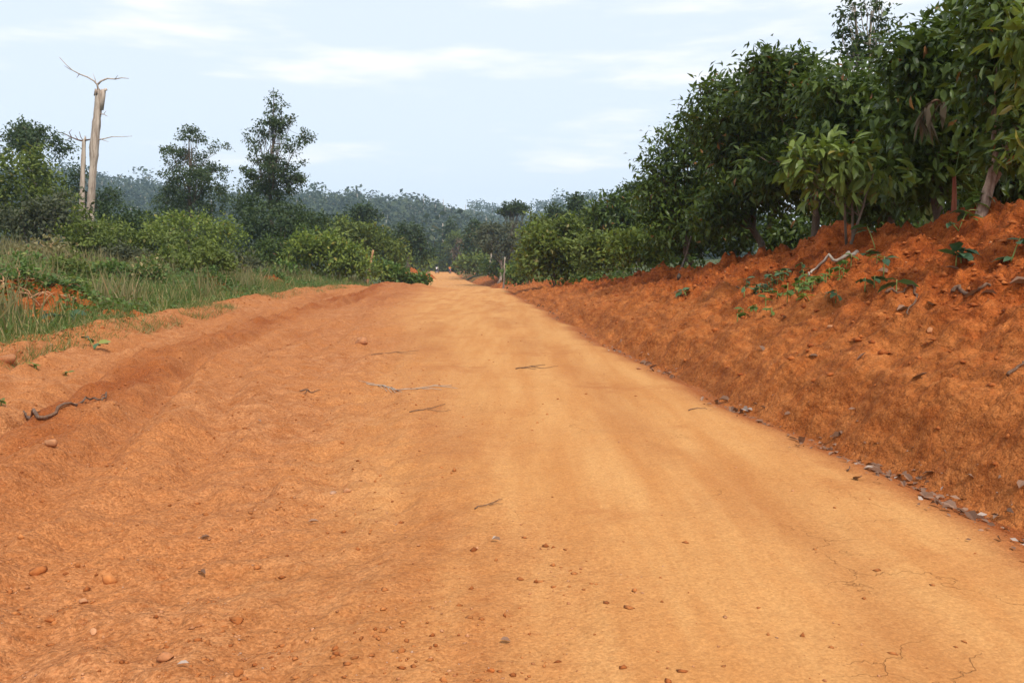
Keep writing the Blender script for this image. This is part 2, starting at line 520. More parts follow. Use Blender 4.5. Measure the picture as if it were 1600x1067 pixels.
def mat_ground():
    m, ns, ls, out = mat_new('soil_under_growth')
    big = noise_n(ns, ls, 0.35, 5, 0.6)
    mid = noise_n(ns, ls, 3.0, 5, 0.65)
    soil = attr_n(ns, 'soil')
    green = mixc(ns, ls, rng_map(ns, ls, mid, 0.3, 0.7), (0.035, 0.050, 0.014), (0.10, 0.105, 0.035))
    red = mixc(ns, ls, rng_map(ns, ls, mid, 0.3, 0.7), (0.28, 0.085, 0.022), (0.44, 0.155, 0.042))
    f = math_n(ns, ls, 'MULTIPLY', soil, rng_map(ns, ls, big, 0.44, 0.60))
    return finish(m, ns, ls, out, mixc(ns, ls, f, green, red), 0.95, mid, 0.8, 0.1, 0.1)

def mat_leaf(name, dark, light, odd=None, odd_at=0.97, gloss=0.42, trans=0.28, spec=0.2, pscale=1.1, pw=0.35):
    """leaf colours vary from leaf to leaf; some light passes through"""
    m, ns, ls, out = mat_new(name)
    geo = ns.new('ShaderNodeNewGeometry')
    oi = ns.new('ShaderNodeObjectInfo')
    r = math_n(ns, ls, 'FRACT', math_n(ns, ls, 'ADD', geo.outputs['Random Per Island'], oi.outputs['Random']))
    patch = noise_n(ns, ls, pscale, 3, 0.6)
    f = math_n(ns, ls, 'ADD', math_n(ns, ls, 'MULTIPLY', r, 1 - pw), math_n(ns, ls, 'MULTIPLY', rng_map(ns, ls, patch, 0.3, 0.7), pw))
    c = mixc(ns, ls, f, dark, light)
    if odd:
        c = mixc(ns, ls, math_n(ns, ls, 'GREATER_THAN', r, odd_at), c, odd)
    p = node(ns, 'ShaderNodeBsdfPrincipled', Roughness=gloss)
    p.inputs['Specular IOR Level'].default_value = spec
    ls.new(c, p.inputs['Base Color'])
    t = ns.new('ShaderNodeBsdfTranslucent')
    ls.new(mixc(ns, ls, 1.0, c, (1.25, 1.3, 0.7), 'MULTIPLY'), t.inputs['Color'])
    mx = node(ns, 'ShaderNodeMixShader')
    mx.inputs['Fac'].default_value = trans
    ls.new(p.outputs['BSDF'], mx.inputs[1])
    ls.new(t.outputs['BSDF'], mx.inputs[2])
    ls.new(mx.outputs['Shader'], out.inputs['Surface'])
    return m

def mat_bark(name, a, b, scale=9.0, stretch=(1, 1, 0.18)):
    m, ns, ls, out = mat_new(name)
    n1 = noise_n(ns, ls, scale, 6, 0.65, stretch)
    n2 = noise_n(ns, ls, scale * 0.25, 4, 0.6)
    c = mixc(ns, ls, rng_map(ns, ls, n1, 0.3, 0.7), a, b)
    c = mixc(ns, ls, rng_map(ns, ls, n2, 0.5, 0.75, 0, 0.5), c, tuple(v * 0.55 for v in a))
    return finish(m, ns, ls, out, c, 0.85, n1, 0.7, 0.03, 0.2)

def mat_var(name, a, b, rough=0.9, scale=14.0):
    """stones, clods, dry leaves: one colour per piece plus grain"""
    m, ns, ls, out = mat_new(name)
    geo = ns.new('ShaderNodeNewGeometry')
    oi = ns.new('ShaderNodeObjectInfo')
    r = math_n(ns, ls, 'FRACT', math_n(ns, ls, 'ADD', geo.outputs['Random Per Island'], oi.outputs['Random']))
    n1 = noise_n(ns, ls, scale, 5, 0.65)
    c = mixc(ns, ls, r, a, b)
    c = mixc(ns, ls, 1.0, c, mixc(ns, ls, rng_map(ns, ls, n1, 0.3, 0.7), (0.68, 0.66, 0.64), (1.2, 1.2, 1.2)), 'MULTIPLY')
    return finish(m, ns, ls, out, c, rough, n1, 0.6, 0.015, 0.2)

M = dict(
    road=mat_road(), bank=mat_bank(), ground=mat_ground(),
    cocoa=mat_leaf('cocoa_leaf', (0.018, 0.036, 0.007), (0.118, 0.168, 0.030), (0.24, 0.11, 0.035), 0.988, 0.40, 0.3, 0.22, 0.9, 0.45),
    cocoa_young=mat_leaf('young_cocoa_leaf', (0.075, 0.115, 0.024), (0.20, 0.25, 0.050), (0.24, 0.20, 0.04), 0.97),
    dark=mat_leaf('dark_tree_leaf', (0.024, 0.042, 0.014), (0.075, 0.108, 0.034), None, 1, 0.55, 0.25),
    tall=mat_leaf('tall_tree_leaf', (0.030, 0.052, 0.020), (0.095, 0.130, 0.048), (0.12, 0.12, 0.06), 0.97, 0.5, 0.3),
    olive=mat_leaf('olive_bush_leaf', (0.050, 0.076, 0.014), (0.190, 0.225, 0.045), (0.22, 0.19, 0.06), 0.975, 0.55, 0.3),
    bright=mat_leaf('bright_bush_leaf', (0.070, 0.110, 0.018), (0.245, 0.290, 0.052), (0.30, 0.25, 0.05), 0.965, 0.5, 0.32),
    brown=mat_leaf('dry_brown_foliage', (0.085, 0.062, 0.034), (0.165, 0.115, 0.066), None, 1, 0.7, 0.2),
    greyg=mat_leaf('grey_green_foliage', (0.050, 0.058, 0.030), (0.115, 0.120, 0.060), None, 1, 0.6, 0.25),
    hill=mat_leaf('far_forest_leaf', (0.014, 0.026, 0.012), (0.085, 0.105, 0.042), (0.17, 0.15, 0.09), 0.985, 0.6, 0.2, 0.2, 0.10, 0.85),
    grass=mat_leaf('grass_blade', (0.060, 0.100, 0.022), (0.175, 0.225, 0.058), (0.36, 0.28, 0.13), 0.76, 0.55, 0.3),
    drygrass=mat_leaf('dry_grass_blade', (0.12, 0.115, 0.045), (0.30, 0.25, 0.12), (0.34, 0.22, 0.11), 0.9, 0.6, 0.3),
    weed=mat_leaf('weed_leaf', (0.050, 0.095, 0.022), (0.150, 0.225, 0.050), (0.22, 0.24, 0.06), 0.96, 0.5, 0.3),
    bankweed=mat_leaf('blue_green_weed_leaf', (0.035, 0.075, 0.038), (0.095, 0.165, 0.070), (0.25, 0.26, 0.06), 0.96, 0.42, 0.2),
    dead_leaf=mat_leaf('dead_leaf', (0.15, 0.075, 0.045), (0.35, 0.21, 0.14), (0.42, 0.33, 0.27), 0.92, 0.8, 0.1, 0.08),
    bark=mat_bark('cocoa_bark', (0.075, 0.052, 0.036), (0.19, 0.145, 0.105)),
    leanbark=mat_bark('peeling_brown_bark', (0.15, 0.085, 0.055), (0.44, 0.31, 0.23), 12, (1, 1, 0.3)),
    palebark=mat_bark('pale_bark', (0.28, 0.22, 0.165), (0.52, 0.44, 0.36), 7),
    stumpwood=mat_bark('weathered_dead_wood', (0.24, 0.17, 0.125), (0.60, 0.48, 0.38), 5.0, (1, 1, 0.07)),
    twig=mat_bark('twig_bark', (0.095, 0.050, 0.030), (0.23, 0.135, 0.085), 30),
    root=mat_bark('root_wood', (0.30, 0.13, 0.06), (0.58, 0.33, 0.17), 14),
    redstem=mat_bark('red_plantain_stem', (0.20, 0.035, 0.025), (0.30, 0.10, 0.05), 8),
    greenstem=mat_bark('green_plantain_stem', (0.16, 0.20, 0.05), (0.30, 0.33, 0.10), 8),
    stone=mat_var('laterite_stone', (0.34, 0.125, 0.045), (0.54, 0.26, 0.125)),
    palestone=mat_var('pale_quartz_stone', (0.36, 0.17, 0.085), (0.50, 0.31, 0.21)),
    clod=mat_var('soil_clod', (0.30, 0.086, 0.020), (0.47, 0.175, 0.052)),
    bankclod=mat_var('red_soil_clod', (0.27, 0.062, 0.012), (0.45, 0.135, 0.032)),
)

# ------------------------------------------------------------------ ground sheets
def sheet(name, ys, left, right, ncol, mat, attr_fn, bias=None):
    t = np.linspace(0, 1, ncol)
    if bias is not None:
        t = bias(t)
    Y = np.repeat(ys[:, None], ncol, 1)
    X = left(ys)[:, None] * (1 - t) + right(ys)[:, None] * t
    Z = height(X, Y)
    n = len(ys)
    i = np.arange((n - 1) * ncol).reshape(n - 1, ncol)[:, :-1].ravel()
    Q = np.stack([i, i + 1, i + ncol + 1, i + ncol], 1)
    V = np.stack([X, Y, Z], -1).reshape(-1, 3)
    o = build(name, V, [Q], mat, smooth=True, attrs=attr_fn(X.ravel(), Y.ravel()))
    o['kind'] = 'structure'
    return o

def road_attr(x, y):
    s = x - xedge(y)
    ll = lane_left(y)
    j = (fbm(x * 0.8, y * 0.5, 4, 201) - 0.5) * 1.5
    lane = sstep(-1.4, 1.3, s - ll + j) * sstep(-0.15, 0.55, -s + (fbm(x * 1.5, y * 1.5, 3, 207) - 0.5) * 0.5)
    ridge = 0.75 * np.exp(-((x + 5.6) / 1.5) ** 2 - ((y - 43) / 8) ** 2)
    strip = 0.34 * np.exp(-((s + 1.45 + 0.3 * (fbm(y * .15, y * 0, 2, 219) - .5)) / 0.42) ** 2) * sstep(.35, .7, fbm(x * 1.6, y * 0.5, 4, 223)) + .25 * np.exp(-((s + 3.2) / 0.35) ** 2) * sstep(.4, .7, fbm(x * 2, y * 0.5, 4, 225))
    red = np.clip(strip * (y < 60) + 0.7 * sstep(-0.5, 0.05, s) + ridge * fbm(x * 1.2, y * .6, 3, 211) + (0.32 * sstep(0.5, 0.68, fbm(x * 1.3, y * 0.22, 4, 215)) + 0.8 * np.exp(-((x - np.interp(y, [0, 5.6, 13.3, 24, 41, 60], [-3.0, -3.6, -5.6, -6.3, -7.0, -7.6])) / 0.5) ** 2) * fbm(x * 2, y, 3, 217) * 1.6) * (1 - lane) * (y < 70), 0, 1)
    return dict(lane=lane, red=red)

def bank_attr(x, y):
    s = x - xedge(y)
    return dict(up=sstep(0.9, 2.8, s + (fbm(x, y * 0.6, 3, 221) - 0.5) * 2.4) * (1 - 0.6 * sstep(35, 60, y)))

rows = np.concatenate([np.linspace(-6, 2.2, 40)[:-1], np.geomspace(2.2, 240, 640)])
sheet('dirt_road', rows, lambda y: xgrass(y) - 0.5, lambda y: xedge(y) + 0.14, 480, M['road'], road_attr)
rows_b = np.concatenate([np.linspace(-6, 3, 40)[:-1], np.geomspace(3, 130, 560)])
sheet('earth_bank', rows_b, lambda y: xedge(y) + 0.14, lambda y: xedge(y) + 9.0, 320, M['bank'], bank_attr, lambda t: t ** 1.25)

def make_ground():
    u = np.linspace(-1, 1, 251)
    gx = np.sinh(u * 6.2) / math.sinh(6.2) * 1180 - 3
    gy = np.concatenate([np.linspace(-400, -8, 20)[:-1], np.linspace(-8, 70, 150)[:-1], np.geomspace(70, 1180, 120)])
    X, Y = np.meshgrid(gx, gy)
    Z = height(X, Y, False)
    s, gl = X - xedge(Y), xgrass(Y) - X
    in_road = np.clip(np.minimum(-gl + 0.3, -s + 1.0), 0, 1) * (Y < 238)
    in_bank = np.clip(np.minimum(s + 1.0, 8.8 - s), 0, 1) * (Y < 128)
    Z = Z - 0.02 - 0.38 * np.maximum(in_road, in_bank)
    n, c = X.shape
    i = np.arange((n - 1) * c).reshape(n - 1, c)[:, :-1].ravel()
    Q = np.stack([i, i + 1, i + c + 1, i + c], 1)
    soil = (1 - sstep(1.5, 7, gl)) * (gl > -3) * (Y < 70) + (1 - sstep(3, 9, np.abs(X - xedge(Y) + 2))) * (Y > 70) * (Y < 240)
    o = build('ground', np.stack([X, Y, Z], -1).reshape(-1, 3), [Q], M['ground'], smooth=True, attrs=dict(soil=np.clip(soil, 0, 1).ravel()))
    o['kind'] = 'structure'
make_ground()

# ------------------------------------------------------------------ leaves
def norm(v):
    return v / (np.linalg.norm(v, axis=-1, keepdims=True) + 1e-9)

BIG_V = np.array([[0, 0, 0], [.30, -.15, .035], [.30, 0, 0], [.30, .15, .035], [.68, -.155, -.035], [.68, 0, -.075], [.68, .155, -.035], [1, 0, -.21]])
BIG_T = np.array([[0, 2, 1], [0, 3, 2], [4, 5, 7], [5, 6, 7]])
BIG_Q = np.array([[1, 2, 5, 4], [2, 3, 6, 5]])
DIA_V = np.array([[0, 0, 0], [.5, -.27, .05], [1, 0, -.08], [.5, .27, .05]])
DIA_T = np.array([[0, 2, 1], [0, 3, 2]])
MID_V = np.array([[0, 0, 0], [.45, -.17, .03], [.45, 0, -.03], [.45, .17, .03], [1, 0, -.17]])
MID_T = np.array([[0, 2, 1], [0, 3, 2], [1, 2, 4], [2, 3, 4]])
BLADE_V = np.array([[0, -.022, 0], [0, .022, 0], [.55, -.016, .02], [.55, .016, .02], [1, 0, -.10]])
BLADE_T = np.array([[2, 3, 4]])
BLADE_Q = np.array([[0, 1, 3, 2]])

def leaf_arrays(P, A, N, S, kind='dia', wide=1.0):
    TV, TT, TQ = {'big': (BIG_V, BIG_T, BIG_Q), 'dia': (DIA_V, DIA_T, None), 'mid': (MID_V, MID_T, None), 'blade': (BLADE_V, BLADE_T, BLADE_Q)}[kind]
    W = norm(np.cross(N, A))
    N = np.cross(A, W)
    S = S[:, None, None]
    V = P[:, None, :] + S * (TV[None, :, 0:1] * A[:, None, :] + wide * TV[None, :, 1:2] * W[:, None, :] + TV[None, :, 2:3] * N[:, None, :])
    off = (np.arange(len(P)) * len(TV))[:, None, None]
    out = [(TT[None] + off).reshape(-1, 3)]
    if TQ is not None:
        out.append((TQ[None] + off).reshape(-1, 4))
    return V.reshape(-1, 3), out

def bumpy(d, rng, amp=0.46):
    k = rng.normal(size=(5, 3)) * 2.3
    ph = rng.uniform(0, 6.28, 5)
    return 1 + amp * np.mean(np.sin(d @ k.T + ph), axis=1) * 1.6

def crown_points(rng, lobes, n, clump, csize, droop, out_w, shell=0.55, jitter=0.9):
    C = np.array([l[0] for l in lobes])
    Rr = np.array([l[1] for l in lobes])
    w = (Rr[:, 0] * Rr[:, 2]) ** 1.0
    K = max(1, n // clump)
    li = rng.choice(len(lobes), K, p=w / w.sum())
    d = norm(rng.normal(size=(K, 3)))
    rad = 1 - shell * rng.random(K) ** 1.6
    for q in range(len(lobes)):
        m = li == q
        if m.any():
            rad[m] *= bumpy(d[m], rng)
    cl = C[li] + d * Rr[li] * rad[:, None]
    idx = np.repeat(np.arange(K), clump)
    P = cl[idx] + rng.normal(size=(len(idx), 3)) * csize * np.array([1, 1, 0.75])
    A = norm(out_w * d[idx] + jitter * rng.normal(size=(len(idx), 3)) + np.array([0, 0, -droop]))
    N = norm(np.array([0, 0, 1.0]) + 0.55 * rng.normal(size=(len(idx), 3)) + 0.3 * d[idx])
    return P, A, N, cl

LEAF_MESHES = {}
def leaf_mesh(mat, k):
    """a few shared single-leaf meshes for leaves that are parts of their own"""
    key = (mat.name, k)
    if key not in LEAF_MESHES:
        rg = random.Random(k)
        V = BIG_V.copy()
        V[:, 1] *= rg.uniform(0.85, 1.15)
        V[:, 2] += -V[:, 0] ** 2 * rg.uniform(-0.04, 0.16)
        V[4:7, 1] += rg.uniform(-.03, .03)
        me = bpy.data.meshes.new('leaf')
        me.from_pydata(V.tolist(), [], BIG_T.tolist() + BIG_Q.tolist())
        me.materials.append(mat)
        LEAF_MESHES[key] = me
    return LEAF_MESHES[key]

def leaf_objects(P, A, N, S, mat, parent, base, name='leaf', wide=1.0):
    W = norm(np.cross(N, A))
    N = np.cross(A, W)
    for i in range(len(P)):
        o = bpy.data.objects.new(name, leaf_mesh(mat, i % 6))
        col.objects.link(o)
        o.parent = parent
        s = S[i]
        m = Matrix.Identity(4)
        for r_ in range(3):
            m[r_][0], m[r_][1], m[r_][2] = A[i][r_] * s, W[i][r_] * s * wide, N[i][r_] * s
            m[r_][3] = P[i][r_] - base[r_]
        o.matrix_basis = m

def in_frame(P):
    q = P - CAM
    dep = q @ FWD
    px = CX + q[:, 0] / dep * FPX
    py = CY - (q @ UPV) / dep * FPX
    return (dep > 1) & (px > -10) & (px < 1610) & (py > -10) & (py < 1077)

def bez(a, b, sag, n=7, rng=None, wig=0.0):
    t = np.linspace(0, 1, n)[:, None]
    p = np.asarray(a) * (1 - t) + np.asarray(b) * t
    p = p + np.asarray(sag) * (4 * t * (1 - t))
    if rng is not None and wig:
        w = rng.normal(size=(n, 3)) * wig
        w[0] = w[-1] = 0
        p = p + w
    return p

# ------------------------------------------------------------------ trees and bushes
def plant(name, label, cat, d, lobes_px, base_px=None, leaf='dark', bark='bark', n=2500, L=0.22, kind='dia', clump=7, csize=None,
          droop=0.35, trunk_r=0.12, seed=1, group=None, thick=1.0, out_w=0.7, parts=0, trunk_to=None, stems=1, limbs=2, twigs=14,
          shell=0.55, wide=1.0, top_px=None, jitter=0.9):
    """a tree or bush: lobes given as picture ellipses, set at distance d with their real size and depth"""
    rng = np.random.default_rng(seed)
    lobes = []
    for l in lobes_px:
        cx, cy, rx, ry = l[:4]
        dd = d + (l[4] if len(l) > 4 else 0)
        c = at(cx, cy, dd)
        r = np.array([rx, min(rx, ry * 1.6) * thick, ry]) * dd / FPX
        lobes.append((c, r))
    if cat in ('bush', 'shrub'):           # shoots that break the outline
        for c0, r0 in list(lobes):
            for q in range(4):
                dv = norm(rng.normal(size=3) + np.array([0, -.2, .9]))
                k_ = rng.uniform(.16, .34)
                lobes.append((c0 + dv * r0 * rng.uniform(.85, 1.12), np.array([k_, k_, k_ * rng.uniform(.9, 1.7)]) * r0.mean()))
    cen = np.mean([l[0] for l in lobes], axis=0)
    if base_px is not None:
        b = at(base_px[0], HORIZON, d)
        bx = b[0]
    else:
        bx = cen[0]
    base = np.array([bx, d, h1(bx, d) - 0.03])
    root = empty(name, base)
    tag(root, label, cat, group)
    # --- wood
    lowest = min(l[0][2] - 0.3 * l[1][2] for l in lobes)
    highest = max(l[0][2] + 0.5 * l[1][2] for l in lobes)
    for k in range(stems):
        mb = MB()
        if top_px is not None:
            topp = at(top_px[0], top_px[1], d)
        else:
            topp = np.array([cen[0], cen[1], max(lowest, 0.5 * (lowest + highest))])
        if stems > 1:
            topp = topp + rng.normal(size=3) * np.array([0.35, 0.3, 0.1]) * max(l[1][0] for l in lobes)
        topp[2] = max(topp[2], base[2] + 0.4)
        b0 = base + (rng.normal(size=3) * np.array([.12, .12, 0]) if stems > 1 else 0) + np.array([0, 0, -0.15])
        hh = topp[2] - base[2]
        path = bez(b0, topp, rng.normal(size=3) * np.array([.05, .05, 0]) * hh * (0.25 if top_px else 1), 9, rng, (0.004 if top_px else 0.012) * hh)
        rad = trunk_r / math.sqrt(stems) * np.linspace(1, 0.15 if top_px and stems == 1 and d > 50 else 0.38, 9)
        rad[0] *= 1.35
        mb.tube(path, rad, 8)
        for li, (c, r) in enumerate(lobes):
            if stems > 1 and li % stems != k:
                continue
            for q in range(limbs):
                t = rng.uniform(0.45, 0.95)
                p0 = path[int(t * 8)]
                p1 = c + rng.normal(size=3) * r * 0.3
                if np.linalg.norm(p1 - p0) < 0.15:
                    continue
                lr = rad[int(t * 8)] * (0.55 if len(lobes) < 12 else 0.32)
                pp = bez(p0, p1, (0, 0, -0.06 * np.linalg.norm(p1 - p0)), 6, rng, 0.02 * np.linalg.norm(p1 - p0))
                mb.tube(pp, np.linspace(lr, lr * 0.35, 6), 5)
                for z_ in range(max(1, twigs // max(1, limbs * len(lobes)))):
                    dv = norm(rng.normal(size=3)) * r * rng.uniform(0.5, 0.8)
                    a0 = pp[rng.integers(3, 6)]
                    mb.tube(bez(a0, c + dv, (0, 0, 0.03), 4, rng, 0.02), np.linspace(lr * .35, lr * .1 + 0.002, 4), 4, False)
        mb.build('trunk' if stems == 1 else 'stem', M[bark], root, base)
    # --- leaves
    csize = csize if csize is not None else L * 0.8
    P, A, N, cl = crown_points(rng, lobes, n, clump, csize, droop, out_w, shell, jitter)
    S = L * rng.uniform(0.65, 1.3, len(P))
    ok = P[:, 2] - 0.4 * L > height(P[:, 0], P[:, 1], False) + 0.02
    P, A, N, S = P[ok], A[ok], N[ok], S[ok]
    if parts:
        vis = in_frame(P)
        dist = np.linalg.norm(P - CAM, axis=1) + np.where(vis, 0, 100)
        # the outermost leaves on the open side of the crown
        order = np.argsort(dist + 0.8 * rng.random(len(P)))
        pick = order[:parts]
        rest = np.setdiff1d(np.arange(len(P)), pick)
        leaf_objects(P[pick], A[pick], N[pick], S[pick], M[leaf], root, base, wide=wide)
        P, A, N, S = P[rest], A[rest], N[rest], S[rest]
    V, F = leaf_arrays(P, A, N, S, kind, wide)
    o = build('crown', V, F, M[leaf], root, False, base)
    o['kind'] = 'stuff'
    return root

def clumps(seed, n, outline, r):
    """small separate clumps inside a picture outline [(y, x0, x1)...]"""
    rg = np.random.default_rng(seed)
    ys = [o[0] for o in outline]
    x0 = [o[1] for o in outline]
    x1 = [o[2] for o in outline]
    out = []
    wts = np.array(x1) - np.array(x0) + 4.0
    yy = rg.choice(np.linspace(ys[0], ys[-1], 200), n, p=(lambda w: w / w.sum())(np.interp(np.linspace(ys[0], ys[-1], 200), ys, wts)))
    for y in yy:
        a, b = np.interp(y, ys, x0), np.interp(y, ys, x1)
        rr = rg.uniform(r * 0.6, r * 1.35)
        half = (b - a) / 2
        off = rg.uniform(-1, 1)
        out.append((a + half + off * half * 0.95, y, rr * 1.5, rr * 0.75, rg.uniform(-1, 1) * math.sqrt(max(0.05, 1 - off * off)) * half * 0.05))
    return out
# ------------------------------------------------------------------ far forest on the hills (one mass)
def hill_forest():
    rng = np.random.default_rng(7)
    n = 4800
    y = 250 + (1 - np.sqrt(rng.random(n))) * 0 + rng.random(n) ** 0.8 * 420
    x = rng.uniform(-0.68, 0.30, n) * y
    far = rng.random(500)
    y = np.concatenate([y, 700 + far * 230])
    x = np.concatenate([x, rng.uniform(-0.05, 0.30, 500) * y[n:]])
    g = height(x, y, False)
    hgt = rng.uniform(5, 13, len(x)) * np.where(rng.random(len(x)) < 0.10, 1.5, 1)
    keep = vnoise(x * 0.03, y * 0.03, 5) > 0.12
    x, y, g, hgt = x[keep], y[keep], g[keep], hgt[keep]
    K = 46
    idx = np.repeat(np.arange(len(x)), K)
    d = norm(rng.normal(size=(len(idx), 3)))
    rad = 1 - 0.5 * rng.random(len(idx)) ** 1.5
    rr = hgt * rng.uniform(0.34, 0.52, len(x))
    flat = rng.uniform(0.45, 1.0, len(x))
    P = np.stack([x, y, g + hgt * 0.70], 1)[idx] + d * (rad * rr[idx])[:, None] * np.stack([np.ones(len(idx)), np.ones(len(idx)), flat[idx]], 1)
    P[:, 2] -= (rng.random(len(idx)) < 0.25) * hgt[idx] * rng.random(len(idx)) * 0.5
    A = norm(rng.normal(size=(len(idx), 3)) * np.array([1, 1, 0.6]) + 0.4 * d)
    N = norm(np.array([0, 0, 1.0]) + 0.6 * rng.normal(size=(len(idx), 3)) + 0.5 * d)
    V, F = leaf_arrays(P, A, N, rng.uniform(1.1, 2.5, len(idx)) * (hgt[idx] / 9) ** .6, 'dia', 1.3)
    o = build('forest', V, F, M['hill'])
    tag(o, 'hazy blue green forest covering the hills', 'forest', kind='stuff')
    mb = MB()
    for i in np.where(rng.random(len(x)) < 0.16)[0]:
        t = rng.normal(size=2) * 0.04 * hgt[i]
        mb.tube([(x[i], y[i], g[i] - 0.3), (x[i] + t[0], y[i] + t[1], g[i] + hgt[i] * rng.uniform(.6, 1.15))], [0.30, 0.16], 4)
    o = mb.build('forest_trunks', M['palebark'])
    tag(o, 'pale trunks scattered through the forest on the hills', 'forest', kind='stuff')
hill_forest()

# ------------------------------------------------------------------ trees: right of the road, cocoa plantation above the bank
G1 = 'cocoa trees in the plantation above the bank'
CO = dict(leaf='cocoa', kind='mid', clump=14, droop=0.5, L=0.21, csize=0.20, wide=1.1, limbs=2, twigs=20, shell=0.7)
def cocoa(label, d, lobes, base, n, parts, seed, **kw):
    a = dict(CO)
    a.update(kw)
    return plant('cocoa_tree', label, 'tree', d, lobes, base, n=n, parts=parts, seed=seed, group=G1, trunk_r=a.pop('trunk_r', 0.11), **a)

cocoa('dark cocoa tree with low skirts of leaves at the far end of the plantation', 26.5,
      [(1052, 245, 40, 38), (1035, 300, 36, 46), (1075, 345, 48, 36), (1030, 360, 30, 30), (1095, 215, 40, 40), (1110, 290, 55, 55), (1012, 262, 12, 14), (1008, 300, 10, 14), (1048, 208, 12, 12), (1075, 185, 12, 12)], (1085, 390), 9000, 150, 11)
cocoa('tall rounded cocoa tree with a pale thin trunk behind the red berm', 22,
      [(1130, 165, 45, 42), (1150, 225, 65, 55), (1170, 300, 60, 45), (1125, 330, 45, 35), (1195, 160, 50, 48), (1200, 230, 55, 55), (1100, 138, 12, 14), (1120, 128, 9, 12), (1163, 118, 9, 14), (1180, 112, 9, 12)], (1203, 392), 10500, 200, 12)
cocoa('cocoa tree with loose leafy shoots rising from its top', 20,
      [(1212, 112, 30, 24), (1240, 150, 55, 45), (1275, 205, 60, 55), (1225, 265, 55, 40), (1195, 105, 16, 18), (1250, 108, 20, 16), (1290, 290, 50, 36), (1207, 86, 8, 14), (1222, 92, 8, 12), (1246, 96, 8, 12), (1278, 112, 10, 12)], (1252, 385), 10500, 220, 13)
cocoa('broad dense cocoa tree whose crown stands behind the pale green sapling', 17.5,
      [(1315, 142, 52, 42), (1365, 195, 75, 60), (1310, 230, 55, 45), (1400, 260, 65, 50), (1360, 300, 60, 36)], (1405, 370), 10000, 240, 14)
cocoa('big cocoa tree with a dead brown leaf hanging in its crown', 14.5,
      [(1432, 82, 40, 42), (1475, 125, 72, 62), (1440, 190, 60, 55), (1520, 60, 65, 70), (1500, 210, 70, 50), (1450, 270, 60, 40)], (1475, 355), 9500, 290, 15, L=0.21)
cocoa('cocoa tree with a thick leaning trunk at the top of the red bank', 11.6,
      [(1590, 20, 70, 60), (1625, 110, 75, 75), (1560, 110, 45, 55), (1600, 215, 50, 45), (1680, 40, 80, 80)], (1524, 334), 6500, 290, 16, L=0.20, trunk_r=0.10, bark='leanbark', top_px=(1572, 205))
back = [(1060, 310, 60, 60), (1130, 250, 60, 70)], [(1210, 210, 80, 70), (1230, 300, 80, 60)], [(1330, 195, 75, 60), (1330, 290, 80, 60)], [(1440, 150, 80, 70), (1460, 270, 90, 70)], [(1560, 150, 90, 100), (1580, 270, 80, 60)]
for i, lb in enumerate(back):
    cocoa('shaded cocoa tree standing behind the front row of the plantation', 31 - i * 2.2, lb, (lb[0][0] - 12 + 9 * (i % 3), 385), 4200, 0, 30 + i, L=0.26, trunk_r=0.13)
plant('slender_tree', 'tall slender twin stemmed tree with sparse small leaves rising over the cocoa', 'tree', 27,
      [(1322, 20, 16, 12), (1318, 50, 15, 10), (1335, 72, 22, 14), (1372, 10, 22, 12), (1385, 38, 18, 12), (1362, 60, 20, 12), (1350, 92, 30, 14), (1345, -20, 14, 14), (1380, -25, 18, 12), (1330, 5, 10, 8), (1395, 62, 10, 8)],
      (1352, 380), 'tall', 'palebark', 1500, 0.17, seed=41, stems=2, trunk_r=0.13, limbs=2, twigs=30, shell=0.9, top_px=(1350, 10))
# understory shrubs in the shade
for i, (cx, cy, rx, ry, d) in enumerate(((1075, 385, 40, 22, 29), (1140, 375, 40, 24, 27.5), (1225, 372, 40, 24, 26), (1300, 360, 45, 26, 24), (1400, 335, 50, 30, 21.5), (1480, 310, 50, 34, 18.5), (1590, 275, 45, 38, 15.5))):
    plant('understory_shrub', 'low dark shrub in the shade under the cocoa trees', 'shrub', d, [(cx, cy, rx, ry), (cx + 18, cy - 14, rx * .6, ry * .7)], None, 'cocoa', 'bark', 1100, 0.24,
          'big', 6, 0.18, 0.3, 0.03, 60 + i, 'shrubs under the cocoa trees', stems=3, limbs=1, twigs=3)

# pale green sapling on the berm
plant('cocoa_sapling', 'young pale green cocoa with three thin stems on the red berm', 'tree', 13.6,
      [(1285, 240, 42, 30), (1255, 262, 34, 26), (1320, 255, 40, 32), (1300, 285, 45, 22), (1365, 275, 40, 20), (1235, 225, 16, 10)], (1336, 388), 'cocoa_young', 'bark', 640, 0.24,
      'big', 5, 0.10, 0.75, 0.045, 70, None, out_w=0.8, parts=290, stems=3, limbs=2, twigs=16, top_px=(1310, 270))
# leafy branch reaching in from the right
plant('cocoa_tree', 'cocoa tree with yellow green leaves reaching out beside the leaning trunk', 'tree', 8.6,
      [(1602, 50, 26, 34), (1640, 40, 50, 50), (1625, 110, 30, 40), (1598, 225, 22, 22), (1650, 200, 45, 60)], (1690, 330), 'cocoa_young', 'bark', 620, 0.20,
      'big', 5, 0.10, 0.7, 0.07, 71, G1, parts=160, limbs=2, twigs=24)

